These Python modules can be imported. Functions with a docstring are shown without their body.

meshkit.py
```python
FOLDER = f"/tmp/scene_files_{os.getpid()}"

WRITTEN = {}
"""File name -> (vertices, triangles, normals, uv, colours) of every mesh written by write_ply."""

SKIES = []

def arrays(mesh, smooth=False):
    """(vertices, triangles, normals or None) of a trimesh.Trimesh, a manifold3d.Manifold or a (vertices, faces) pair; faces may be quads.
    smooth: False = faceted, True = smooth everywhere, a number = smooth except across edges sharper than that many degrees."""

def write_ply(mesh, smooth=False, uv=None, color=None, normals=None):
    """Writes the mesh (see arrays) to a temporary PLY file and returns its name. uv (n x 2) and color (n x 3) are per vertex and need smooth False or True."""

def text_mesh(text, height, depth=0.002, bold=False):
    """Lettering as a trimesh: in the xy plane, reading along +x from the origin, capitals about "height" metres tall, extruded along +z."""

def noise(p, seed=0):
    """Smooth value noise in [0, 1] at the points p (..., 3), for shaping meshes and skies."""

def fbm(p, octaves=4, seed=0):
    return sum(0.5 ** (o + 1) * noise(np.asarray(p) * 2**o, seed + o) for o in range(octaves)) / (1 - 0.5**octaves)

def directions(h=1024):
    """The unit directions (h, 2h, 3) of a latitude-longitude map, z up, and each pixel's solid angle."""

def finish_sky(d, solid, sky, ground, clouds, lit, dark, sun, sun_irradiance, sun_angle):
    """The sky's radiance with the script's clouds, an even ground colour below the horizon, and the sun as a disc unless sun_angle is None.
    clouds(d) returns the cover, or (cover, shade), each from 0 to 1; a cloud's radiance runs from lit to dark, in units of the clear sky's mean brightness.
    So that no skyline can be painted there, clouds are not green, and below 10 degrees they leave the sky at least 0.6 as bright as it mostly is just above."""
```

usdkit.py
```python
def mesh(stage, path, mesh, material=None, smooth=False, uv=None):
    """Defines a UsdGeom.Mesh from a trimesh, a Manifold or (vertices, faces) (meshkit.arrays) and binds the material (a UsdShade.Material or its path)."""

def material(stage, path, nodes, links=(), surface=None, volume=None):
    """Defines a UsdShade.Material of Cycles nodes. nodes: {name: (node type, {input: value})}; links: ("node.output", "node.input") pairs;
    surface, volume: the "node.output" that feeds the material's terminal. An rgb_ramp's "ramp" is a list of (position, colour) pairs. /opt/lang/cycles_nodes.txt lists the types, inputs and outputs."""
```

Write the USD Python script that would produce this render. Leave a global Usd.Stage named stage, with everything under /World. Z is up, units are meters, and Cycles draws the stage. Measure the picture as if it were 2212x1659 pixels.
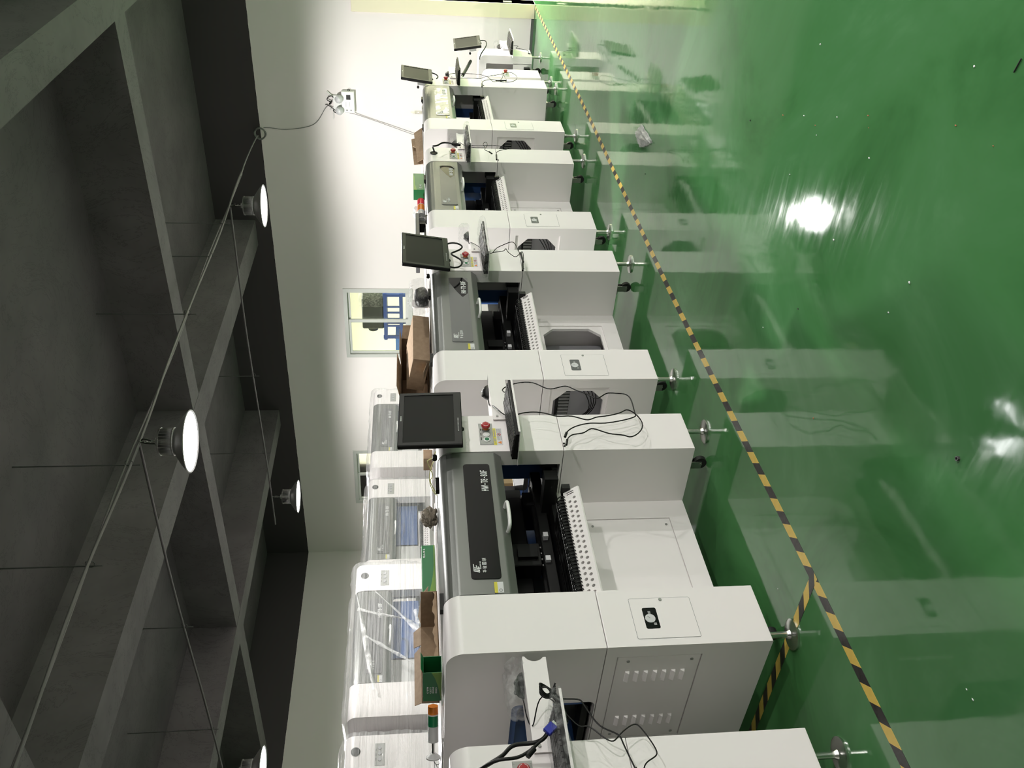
import math, random
import numpy as np, trimesh, manifold3d as m3
from shapely.geometry import Polygon, Point, box as sbox
from pxr import Usd, UsdGeom, UsdLux, UsdShade, Gf, Sdf, Vt
import usdkit, meshkit

stage = Usd.Stage.CreateInMemory()
UsdGeom.SetStageUpAxis(stage, UsdGeom.Tokens.z)
UsdGeom.SetStageMetersPerUnit(stage, 1.0)
world = UsdGeom.Xform.Define(stage, '/World')
stage.SetDefaultPrim(world.GetPrim())
UsdGeom.Scope.Define(stage, '/World/Looks')
PI = math.pi
rng = np.random.default_rng(7)

# ------------------------------------------------------------------ camera, lights, exposure
EXPOSURE = 1.80
FPX, YAW, PITCH, ROLL = 1855.2, math.radians(36.533), math.radians(6.546), math.radians(0.450)
EYE = np.array([0, 0, 1.6])
_f = np.array([math.cos(PITCH) * math.cos(YAW), math.cos(PITCH) * math.sin(YAW), -math.sin(PITCH)])
_r = np.array([math.sin(YAW), -math.cos(YAW), 0.0])
_d = np.cross(_f, _r)
_r2 = math.cos(ROLL) * _r + math.sin(ROLL) * _d
_d2 = -math.sin(ROLL) * _r + math.cos(ROLL) * _d
cam = UsdGeom.Camera.Define(stage, '/World/camera')
# the photograph is lying on its side: the picture's right is the room's down
mat = Gf.Matrix4d(*[float(x) for x in (*_d2, 0, *_r2, 0, *(-_f), 0, *EYE, 1)])
cam.AddTransformOp().Set(mat)
cam.CreateHorizontalApertureAttr(36.0)
cam.CreateVerticalApertureAttr(36.0 * 1659 / 2212)
cam.CreateFocalLengthAttr(36.0 * FPX / 2212)
cam.CreateClippingRangeAttr(Gf.Vec2f(0.05, 200))
cam.CreateExposureAttr(EXPOSURE)
LAMP_POWER = 620.0
ROOM2_POWER = 130.0

# ------------------------------------------------------------------ materials
def M(name, col, rough=0.5, metal=0.0, **kw):
    p = {'base_color': col, 'roughness': rough, 'metallic': metal}
    p.update(kw)
    return usdkit.material(stage, '/World/Looks/' + name, {'p': ('principled_bsdf', p)}, [], surface='p.BSDF')

white = M('white_paint', (0.85, 0.81, 0.805), 0.38)
white2 = M('white_plastic', (0.82, 0.82, 0.80), 0.3)
lgrey = M('light_grey_paint', (0.55, 0.55, 0.54), 0.4)
hoodg = usdkit.material(stage, '/World/Looks/hood_grey', {
    'g': ('geometry', {}), 'n': ('noise_texture', {'scale': 900.0, 'detail': 2.0}), 'b': ('bump', {'strength': 0.12, 'distance': 0.001}),
    'p': ('principled_bsdf', {'base_color': (0.15, 0.155, 0.145), 'roughness': 0.34, 'metallic': 0.35, 'specular_ior_level': 0.9})},
    [('g.position', 'n.vector'), ('n.fac', 'b.height'), ('b.normal', 'p.normal')], surface='p.BSDF')
darkglass = M('dark_acrylic', (0.006, 0.006, 0.0065), 0.09, specular_ior_level=0.22)
filmglass = usdkit.material(stage, '/World/Looks/acrylic_under_film', {
    'g': ('geometry', {}), 'n': ('noise_texture', {'scale': 7.0, 'detail': 1.5, 'distortion': 1.8}),
    'r': ('rgb_ramp', {'ramp': [(0, (0.20, 0.20, 0.19)), (0.49, (0.20, 0.20, 0.19)), (0.52, (0.75, 0.73, 0.68)), (1, (0.75, 0.73, 0.68))]}),
    'b': ('bump', {'strength': 0.5, 'distance': 0.01}), 'p': ('principled_bsdf', {'roughness': 0.15})},
    [('g.position', 'n.vector'), ('n.fac', 'r.fac'), ('r.color', 'p.base_color'), ('n.fac', 'b.height'), ('b.normal', 'p.normal')], surface='p.BSDF')
greyfilm = M('grey_acrylic', (0.13, 0.13, 0.133), 0.28)
black = M('black_plastic', (0.006, 0.006, 0.006), 0.45, specular_ior_level=0.3)
blackmetal = M('black_metal', (0.004, 0.004, 0.004), 0.5, specular_ior_level=0.3)
rubber = M('black_rubber', (0.01, 0.01, 0.01), 0.6)
screenm = M('screen_matte', (0.010, 0.010, 0.0095), 0.5, specular_ior_level=0.12)
chrome = M('zinc_steel', (0.72, 0.72, 0.70), 0.22, 1.0)
steel = M('dull_steel', (0.42, 0.42, 0.41), 0.35, 0.9)
blue = M('blue_paint', (0.04, 0.10, 0.28), 0.4)
red = M('red_plastic', (0.42, 0.025, 0.03), 0.3)
yellow = M('yellow_print', (0.62, 0.55, 0.05), 0.5)
orange = M('orange_plastic', (0.75, 0.22, 0.03), 0.3)
greenb = M('green_plastic', (0.01, 0.16, 0.06), 0.3)
greencard = M('green_card', (0.012, 0.17, 0.05), 0.35)
limecard = M('lime_card', (0.16, 0.33, 0.04), 0.35)
card = usdkit.material(stage, '/World/Looks/cardboard', {
    'g': ('geometry', {}), 'n': ('noise_texture', {'scale': 30.0, 'detail': 4.0}),
    'r': ('rgb_ramp', {'ramp': [(0.3, (0.30, 0.205, 0.13)), (0.7, (0.38, 0.27, 0.175))]}), 'p': ('principled_bsdf', {'roughness': 0.8})},
    [('g.position', 'n.vector'), ('n.fac', 'r.fac'), ('r.color', 'p.base_color')], surface='p.BSDF')
cardin = M('cardboard_inside', (0.20, 0.125, 0.07), 0.85)
vgablue = M('vga_blue', (0.012, 0.02, 0.30), 0.35)
print_white = M('white_print', (0.75, 0.75, 0.75), 0.5)
print_grey = M('grey_print', (0.30, 0.30, 0.30), 0.5)
label_white = M('label_white', (0.62, 0.62, 0.63), 0.35)
panelgrey = M('panel_aluminium', (0.36, 0.365, 0.35), 0.4, 0.3)
innergrey = M('inner_plate_grey', (0.40, 0.40, 0.42), 0.4)
tissue = M('brown_paper', (0.28, 0.24, 0.19), 0.8)
paper = M('white_scrap', (0.85, 0.87, 0.85), 0.6)
crumb = M('orange_crumb', (0.55, 0.16, 0.06), 0.6)
wirem = M('grey_wire', (0.20, 0.20, 0.195), 0.45)
alu = M('window_aluminium', (0.55, 0.56, 0.53), 0.35)
cream = M('cream_paint', (0.80, 0.74, 0.55), 0.5)
roomwall = M('far_room_wall', (0.80, 0.76, 0.64), 0.6)
rackblue = M('rack_blue', (0.02, 0.07, 0.33), 0.4)
darkgreen = M('dark_machine', (0.012, 0.02, 0.014), 0.35)
pallet_wood = M('pallet_wood', (0.35, 0.24, 0.13), 0.75)

def emit(name, col, s):
    return usdkit.material(stage, '/World/Looks/' + name, {'e': ('emission', {'color': col, 'strength': s})}, [], surface='e.emission')
lampface = emit('lamp_diffuser', (1, 1, 1), 4.0)

def film(name, amount=(0.10, 0.55), scale=(14, 3, 3), white_=0.8):
    """Clear stretch film: mostly see-through, with milky creases and glints."""
    return usdkit.material(stage, '/World/Looks/' + name, {
        'g': ('geometry', {}), 'm': ('mapping', {'scale': scale}), 'n': ('noise_texture', {'scale': 1.0, 'detail': 5.0, 'roughness': 0.6, 'distortion': 1.2}),
        'k': ('map_range', {'from_min': 0.42, 'from_max': 0.72, 'to_min': amount[0], 'to_max': amount[1], 'clamp': True}),
        'b': ('bump', {'strength': 0.9, 'distance': 0.03}),
        't': ('transparent_bsdf', {'color': (0.97, 0.97, 0.97)}),
        'p': ('principled_bsdf', {'base_color': (white_, white_, white_), 'roughness': 0.12, 'specular_ior_level': 1.0}),
        'x': ('mix_closure', {})},
        [('g.position', 'm.vector'), ('m.vector', 'n.vector'), ('n.fac', 'k.value'), ('n.fac', 'b.height'), ('b.normal', 'p.normal'),
         ('k.result', 'x.fac'), ('t.BSDF', 'x.closure1'), ('p.BSDF', 'x.closure2')], surface='x.closure')
wrapfilm = film('stretch_film', (0.16, 0.42), (0.8, 0.8, 34.0))
bagfilm = film('bag_film', (0.03, 0.33), (16, 16, 16))
pane = usdkit.material(stage, '/World/Looks/window_pane', {
    'fr': ('fresnel', {'IOR': 1.5}), 't': ('transparent_bsdf', {'color': (0.93, 0.95, 0.94)}), 'gl': ('glossy_bsdf', {'color': (1, 1, 1), 'roughness': 0.02}), 'x': ('mix_closure', {})},
    [('fr.fac', 'x.fac'), ('t.BSDF', 'x.closure1'), ('gl.BSDF', 'x.closure2')], surface='x.closure')

foldfilm = film('fold_film', (0.25, 0.85), (9, 9, 9), 0.9)

# epoxy floor: mottled green under a glossy, slightly wavy, scuffed coat
floor_m = usdkit.material(stage, '/World/Looks/green_epoxy', {
    'g': ('geometry', {}),
    'n1': ('noise_texture', {'scale': 1.1, 'detail': 6.0, 'roughness': 0.62, 'distortion': 0.8}),
    'r1': ('rgb_ramp', {'ramp': [(0.30, (0.042, 0.155, 0.045)), (0.47, (0.066, 0.210, 0.070)), (0.56, (0.074, 0.222, 0.080)), (0.72, (0.110, 0.275, 0.116))]}),
    'mS': ('mapping', {'scale': (9.0, 1.2, 1.0), 'rotation': (0, 0, 0.5)}),
    'n2': ('noise_texture', {'scale': 2.2, 'detail': 5.0, 'roughness': 0.65, 'distortion': 0.4}),
    'k2': ('map_range', {'from_min': 0.35, 'from_max': 0.75, 'to_min': 0.04, 'to_max': 0.11, 'clamp': True}),
    'n3': ('noise_texture', {'scale': 2.6, 'detail': 3.0, 'roughness': 0.5}),
    'b': ('bump', {'strength': 0.05, 'distance': 0.03}),
    'p': ('principled_bsdf', {'ior': 1.5})},
    [('g.position', 'n1.vector'), ('n1.fac', 'r1.fac'), ('r1.color', 'p.base_color'), ('g.position', 'mS.vector'), ('mS.vector', 'n2.vector'),
     ('n2.fac', 'k2.value'), ('k2.result', 'p.roughness'), ('g.position', 'n3.vector'), ('n3.fac', 'b.height'), ('b.normal', 'p.normal')], surface='p.BSDF')

# walls: white below, dark paint above a hand-painted line
wall_m = usdkit.material(stage, '/World/Looks/wall_two_tone', {
    'g': ('geometry', {}), 's': ('separate_xyz', {}), 'n': ('noise_texture', {'scale': 6.0, 'detail': 3.0}),
    'a': ('math', {'math_type': 'multiply_add', 'value2': 0.012, 'value3': 3.644}), 'l': ('math', {'math_type': 'greater_than'}),
    'mx': ('mix_color', {'a': (0.83, 0.775, 0.765), 'b': (0.046, 0.038, 0.042)}), 'p': ('principled_bsdf', {'roughness': 0.6})},
    [('g.position', 's.vector'), ('g.position', 'n.vector'), ('n.fac', 'a.value1'), ('s.z', 'l.value1'), ('a.value', 'l.value2'), ('l.value', 'mx.fac'),
     ('mx.result', 'p.base_color')], surface='p.BSDF')
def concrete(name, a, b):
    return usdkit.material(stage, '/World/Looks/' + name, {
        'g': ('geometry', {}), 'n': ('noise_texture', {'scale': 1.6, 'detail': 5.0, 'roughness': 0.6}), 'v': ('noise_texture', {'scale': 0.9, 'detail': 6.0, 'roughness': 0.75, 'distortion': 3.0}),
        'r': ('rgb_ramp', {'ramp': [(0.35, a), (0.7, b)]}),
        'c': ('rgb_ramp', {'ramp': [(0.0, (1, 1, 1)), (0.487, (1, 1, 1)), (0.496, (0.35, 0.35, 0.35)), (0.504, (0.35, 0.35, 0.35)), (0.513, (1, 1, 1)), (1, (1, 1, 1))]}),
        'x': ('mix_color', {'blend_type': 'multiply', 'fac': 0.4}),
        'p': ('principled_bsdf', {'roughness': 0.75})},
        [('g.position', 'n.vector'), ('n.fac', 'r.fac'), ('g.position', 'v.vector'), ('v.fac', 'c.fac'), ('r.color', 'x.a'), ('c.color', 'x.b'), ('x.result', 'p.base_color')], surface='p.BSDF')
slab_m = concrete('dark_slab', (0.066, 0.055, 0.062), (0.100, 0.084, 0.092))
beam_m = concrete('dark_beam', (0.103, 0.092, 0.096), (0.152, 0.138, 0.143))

def tape_mat(name, off, per, ax, ay):
    return usdkit.material(stage, '/World/Looks/' + name, {
        'g': ('geometry', {}), 'd': ('vector_math', {'math_type': 'dot_product', 'vector2': (ax / per, ay / per, 0)}), 'a': ('math', {'math_type': 'add', 'value2': off}),
        'f': ('math', {'math_type': 'fraction'}), 'l': ('math', {'math_type': 'less_than', 'value2': 0.5}),
        'n': ('noise_texture', {'scale': 25.0, 'detail': 4.0}), 'rr': ('map_range', {'to_min': 0.18, 'to_max': 0.5}),
        'x': ('mix_color', {'a': (0.030, 0.026, 0.026), 'b': (0.80, 0.56, 0.115)}), 'p': ('principled_bsdf', {})},
        [('g.position', 'd.vector1'), ('d.value', 'a.value1'), ('a.value', 'f.value1'), ('f.value', 'l.value1'), ('l.value', 'x.fac'), ('x.result', 'p.base_color'),
         ('g.position', 'n.vector'), ('n.fac', 'rr.value'), ('rr.result', 'p.roughness')], surface='p.BSDF')

# ------------------------------------------------------------------ naming and tagging
USED = {}
def path(name, parent=None):
    base = str(parent.GetPath()) if parent else '/World'
    k = (base, name)
    n = USED.get(k, 0)
    USED[k] = n + 1
    return f'{base}/{name}' + (f'_{n:03d}' if n else '')

def obj(name, mesh, material, parent=None, smooth=False, label=None, kind=None):
    if isinstance(mesh, list):
        mesh = trimesh.util.concatenate([tm(x) for x in mesh])
    m = usdkit.mesh(stage, path(name, parent), mesh, material, smooth=smooth)
    p = m.GetPrim()
    if label: p.SetCustomDataByKey('label', label)
    if kind: p.SetCustomDataByKey('kind', kind)
    return p

def tag(p, label, cat, group=None, kind=None):
    p.SetCustomDataByKey('label', label); p.SetCustomDataByKey('category', cat)
    if group: p.SetCustomDataByKey('group', group)
    if kind: p.SetCustomDataByKey('kind', kind)
    return p

def thing(name, label, cat, loc=(0, 0, 0), rz=0.0, group=None, mtx=None):
    x = UsdGeom.Xform.Define(stage, path(name))
    if mtx is not None:
        x.AddTransformOp().Set(mtx)
    else:
        x.AddTranslateOp().Set(Gf.Vec3d(*map(float, loc))); x.AddRotateZOp().Set(float(rz))
    return tag(x.GetPrim(), label, cat, group)

def struct(name, mesh=None, material=None):
    if mesh is None:
        p = UsdGeom.Xform.Define(stage, path(name)).GetPrim()
    else:
        p = obj(name, mesh, material)
    p.SetCustomDataByKey('kind', 'structure')
    return p

def copy_of(src, loc, rz, label, group=None):
    c = src.GetCustomData()
    name = src.GetName()
    p = thing(name, label, c['category'], loc, rz, group or c.get('group'))
    p.GetReferences().AddInternalReference(src.GetPath())
    # keep this copy's own placement
    UsdGeom.Xformable(p).GetOrderedXformOps()[0].Set(Gf.Vec3d(*map(float, loc)))
    p.SetInstanceable(True)
    return p

# ------------------------------------------------------------------ shapes
def tm(x):
    if hasattr(x, 'to_mesh'):
        m = x.to_mesh()
        return trimesh.Trimesh(m.vert_properties[:, :3], m.tri_verts, process=False)
    return x
def bx(x0, x1, y0, y1, z0, z1):
    b = trimesh.creation.box([x1 - x0, y1 - y0, z1 - z0]); b.apply_translation([(x0 + x1) / 2, (y0 + y1) / 2, (z0 + z1) / 2]); return b
def mbx(x0, x1, y0, y1, z0, z1):
    return m3.Manifold.cube([x1 - x0, y1 - y0, z1 - z0]).translate([x0, y0, z0])
def cbx(x0, x1, y0, y1, z0, z1, c=0.004):
    pts = []
    for sx in (0, 1):
        for sy in (0, 1):
            for sz in (0, 1):
                P = np.array([(x0, x1)[sx], (y0, y1)[sy], (z0, z1)[sz]]); s = np.array([1 - 2 * sx, 1 - 2 * sy, 1 - 2 * sz]) * c
                for k in range(3):
                    q = P + s; q[k] = P[k]; pts.append(q)
    return m3.Manifold.hull_points(np.array(pts))
def basis(d):
    d = np.asarray(d, float); d = d / np.linalg.norm(d)
    a = np.cross(d, [0, 0, 1.0] if abs(d[2]) < 0.9 else [1.0, 0, 0]); a /= np.linalg.norm(a)
    return d, a, np.cross(d, a)
def cyl(p0, p1, r, n=20, r1=None):
    p0, p1 = np.asarray(p0, float), np.asarray(p1, float)
    d, a, b = basis(p1 - p0); r1 = r if r1 is None else r1
    t = np.arange(n) * 2 * PI / n
    ring = np.cos(t)[:, None] * a + np.sin(t)[:, None] * b
    v = np.vstack([p0 + r * ring, p1 + r1 * ring, p0, p1]); f = []
    for i in range(n):
        j = (i + 1) % n
        f += [[i, j, n + j], [i, n + j, n + i], [2 * n, j, i], [2 * n + 1, n + i, n + j]]
    m = trimesh.Trimesh(v, f, process=False); 
    if m.volume < 0: m.invert()
    return m
def spline(pts, n=6):
    from scipy.interpolate import CubicSpline
    p = np.asarray(pts, float)
    t = np.concatenate([[0], np.cumsum(np.sqrt(np.linalg.norm(np.diff(p, axis=0), axis=1) + 1e-9))])
    return CubicSpline(t, p)(np.linspace(0, t[-1], n * (len(p) - 1) + 1))
def tube(pts, r, n=6, sub=5):
    p = spline(pts, sub) if sub and len(pts) > 2 else np.asarray(pts, float)
    t = np.gradient(p, axis=0); t /= np.linalg.norm(t, axis=1, keepdims=True) + 1e-12
    v, N = [], None
    for i in range(len(p)):
        if N is None: _, N, _b = basis(t[i])
        N = N - t[i] * (N @ t[i]); N /= np.linalg.norm(N) + 1e-12
        B = np.cross(t[i], N); a = np.arange(n) * 2 * PI / n
        v.append(p[i] + r * (np.cos(a)[:, None] * N + np.sin(a)[:, None] * B))
    k = len(p); V = np.vstack(v + [p[:1], p[-1:]]); f = []
    for i in range(k - 1):
        for j in range(n):
            q = (j + 1) % n
            f += [[i * n + j, i * n + q, (i + 1) * n + q], [i * n + j, (i + 1) * n + q, (i + 1) * n + j]]
    for j in range(n):
        q = (j + 1) % n
        f += [[k * n, q, j], [k * n + 1, (k - 1) * n + j, (k - 1) * n + q]]
    m = trimesh.Trimesh(V, f, process=False)
    if m.volume < 0: m.invert()
    return m
def extr(poly, h):
    return trimesh.creation.extrude_polygon(poly, h, engine='earcut')
def prism_x(poly, x0, x1):
    """polygon in (y, z), extruded along x"""
    m = extr(poly, x1 - x0); v = m.vertices.copy(); m.vertices = np.stack([v[:, 2] + x0, v[:, 0], v[:, 1]], 1); return m
def prism_y(poly, y0, y1):
    """polygon in (x, z), extruded along y"""
    m = extr(poly, y1 - y0); v = m.vertices.copy(); m.vertices = np.stack([v[:, 0], v[:, 2] + y0, v[:, 1]], 1); m.invert(); return m
def man(m):
    m = m.copy(); m.merge_vertices()
    return m3.Manifold(m3.Mesh(m.vertices.astype(np.float32), m.faces.astype(np.uint32)))
def rrect(x0, x1, z0, z1, r, q=6):
    return sbox(x0 + r, z0 + r, x1 - r, z1 - r).buffer(r, quad_segs=q)
def octa(x0, x1, z0, z1, c):
    return Polygon([(x0 + c, z0), (x1 - c, z0), (x1, z0 + c), (x1, z1 - c), (x1 - c, z1), (x0 + c, z1), (x0, z1 - c), (x0, z0 + c)])
def lathe(prof, n=40):
    return trimesh.creation.revolve(np.asarray(prof, float), sections=n)
def text_y(t, x, z, h, width=None, y=0.0, bold=False, flip=False):
    """lettering standing on a plane that faces -y, first letter at x"""
    m = meshkit.text_mesh(t, h, 0.0012, bold=bold); v = m.vertices.copy()
    if width: v[:, 0] *= width / v[:, 0].max()
    if flip: v[:, 0], v[:, 1] = v[:, 0].max() - v[:, 0], h - v[:, 1]
    m.vertices = np.stack([v[:, 0] + x, y - v[:, 2], v[:, 1] + z], 1); return m
def text_nx(t, y, z, h, width=None, x=0.0, bold=False, flip=False):
    """lettering on a plane that faces -x; reads along -y from y"""
    m = meshkit.text_mesh(t, h, 0.0012, bold=bold); v = m.vertices.copy()
    if width: v[:, 0] *= width / v[:, 0].max()
    if flip: v[:, 0], v[:, 1] = v[:, 0].max() - v[:, 0], h - v[:, 1]
    m.vertices = np.stack([x - v[:, 2], y - v[:, 0], v[:, 1] + z], 1); return m
def strokes_y(segs, x, z, s, w, y):
    out = []
    for (a, b, c, d) in segs:
        p, q = np.array([a, b]) * s, np.array([c, d]) * s
        t = (q - p) / (np.linalg.norm(q - p) + 1e-9); nn = np.array([-t[1], t[0]]) * w / 2
        out.append(prism_y(Polygon([p + nn + (x, z), q + nn + (x, z), q - nn + (x, z), p - nn + (x, z)]), y - 0.0012, y))
    return out
def blob(center, size, amp, seed, sub=3, sq=0.0):
    m = trimesh.creation.icosphere(subdivisions=sub); v = m.vertices
    nz = meshkit.fbm(v * 2.2 + 10, 3, seed)[:, None]
    v = v * (1 + amp * (nz - 0.5) * 2)
    if sq: v = np.sign(v) * np.abs(v) ** (1 - sq)
    m.vertices = v * np.asarray(size) + np.asarray(center); return m
def rounded_shell(lo, hi, r, div, amp, seed, freq=6.0, bottom=True):
    lo, hi = np.array(lo, float), np.array(hi, float)
    m = trimesh.creation.box(hi - lo); m.apply_translation((lo + hi) / 2)
    for _ in range(div): m = m.subdivide()
    v = m.vertices; inner = np.clip(v, lo + r, hi - r); d = v - inner; L = np.linalg.norm(d, axis=1, keepdims=True)
    n = d / np.maximum(L, 1e-9)
    k = meshkit.fbm(inner * freq * [1, 1, 2.5] + n * 0.3 + seed, 4, seed)[:, None]
    ridge = np.abs(k - 0.5) * 2
    m.vertices = inner + n * (r + amp * (1 - ridge) ** 2)
    return m

# ------------------------------------------------------------------ the room
XA, YB, ZS, ZB = 11.75, 12.73, 4.43, 3.87
WIN = [(6.84, 8.13, 1.607, 2.68), (10.15, 11.43, 1.607, 2.68)]
struct('floor', bx(-6, 16.2, -8, YB + 0.2, -0.12, 0), floor_m)
wallA = mbx(XA, XA + 0.2, -8, YB + 0.2, 0, ZS)
for (a, b, c, d) in WIN: wallA -= mbx(XA - 1, XA + 1, a, b, c, d)
wallA -= mbx(XA - 1, XA + 1, 0.3, 2.60, -0.1, 2.33)
struct('wall_right', wallA, wall_m)
struct('wall_back', bx(-6, XA, YB, YB + 0.2, 0, ZS), wall_m)
struct('wall_front', bx(-6, XA, -8.2, -8, 0, ZS), wall_m)
struct('wall_left', bx(-6.2, -6, -8.2, YB + 0.2, 0, ZS), wall_m)
ceil = struct('ceiling')
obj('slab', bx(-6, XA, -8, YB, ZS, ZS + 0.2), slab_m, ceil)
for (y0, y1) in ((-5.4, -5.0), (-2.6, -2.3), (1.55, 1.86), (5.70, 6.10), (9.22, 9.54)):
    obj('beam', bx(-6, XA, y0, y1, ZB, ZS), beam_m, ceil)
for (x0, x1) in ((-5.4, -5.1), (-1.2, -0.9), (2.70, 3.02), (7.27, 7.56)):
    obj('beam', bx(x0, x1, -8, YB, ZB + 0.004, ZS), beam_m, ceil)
# the room behind the right wall, seen through the windows and the door
r2 = struct('wall_far_room')
obj('far_wall', bx(16, 16.2, -8, YB + 0.2, 0, 3.4), roomwall, r2)
obj('end_wall', bx(XA + 0.2, 16, YB, YB + 0.2, 0, 3.4), roomwall, r2)
obj('end_wall', bx(XA + 0.2, 16, -8, -7.8, 0, 3.4), roomwall, r2)
obj('far_ceiling', bx(XA + 0.2, 16.2, -8, YB + 0.2, 3.4, 3.5), roomwall, r2)
for k, (x, y, s) in enumerate(((13.6, 1.4, 4.5), (14.0, 8.0, 0.55), (14.0, 11.2, 0.6))):
    L = UsdLux.RectLight.Define(stage, f'/World/far_room_light_{k + 1:03d}')
    L.AddTranslateOp().Set(Gf.Vec3d(x, y, 3.38)); L.CreateWidthAttr(1.2); L.CreateHeightAttr(1.6)
    L.CreateIntensityAttr(ROOM2_POWER * s / 12); L.CreateColorAttr(Gf.Vec3f(1, 0.96, 0.86))

def window(n, y0, y1, z0, z1):
    w = struct(f'window_{n}')
    x0, x1 = XA - 0.012, XA + 0.11
    fr = (mbx(x0, x1, y0, y1, z0, z1) - mbx(x0 - 1, x1 + 1, y0 + 0.065, y1 - 0.06, z0 + 0.07, z1 - 0.06))
    obj('frame', fr, alu, w)
    ym = (y0 + y1) / 2 - 0.02
    for k, (a, b, xs) in enumerate(((y0 + 0.062, ym + 0.03, XA + 0.055), (ym - 0.045, y1 - 0.055, XA + 0.02))):
        s = mbx(xs, xs + 0.03, a, b, z0 + 0.065, z1 - 0.055) - mbx(xs - 1, xs + 1, a + 0.045, b - 0.045, z0 + 0.11, z1 - 0.10)
        sp = obj('sash', s, alu, w)
        obj('pane', bx(xs + 0.012, xs + 0.017, a + 0.044, b - 0.044, z0 + 0.109, z1 - 0.099), pane, sp)
for i, q in enumerate(WIN): window(i + 1, *q)
d = struct('door_1')
obj('jamb', cbx(XA - 0.025, XA + 0.22, 2.60, 2.775, 0, 2.35, 0.004), cream, d)
obj('jamb', cbx(XA - 0.025, XA + 0.22, 0.12, 0.30, 0, 2.35, 0.004), cream, d)
obj('head', cbx(XA - 0.025, XA + 0.22, 0.30, 2.60, 2.33, 2.42, 0.004), cream, d)
leaf = obj('leaf', cbx(XA + 0.24, XA + 1.12, 0.31, 0.355, 0.01, 2.32, 0.003), cream, d)
for z in (0.30, 1.15, 2.02): obj('hinge', cyl((XA + 0.228, 0.312, z), (XA + 0.228, 0.312, z + 0.11), 0.009, 10), steel, leaf)
for z in (0.30, 1.45): obj('strike_plate', bx(XA + 0.02, XA + 0.09, 2.590, 2.601, z, z + 0.11), steel, d)
struct('baseboard_right', bx(XA - 0.006, XA, 2.78, YB, 0, 0.035), M('grey_skirting', (0.10, 0.11, 0.10), 0.5))

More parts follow.
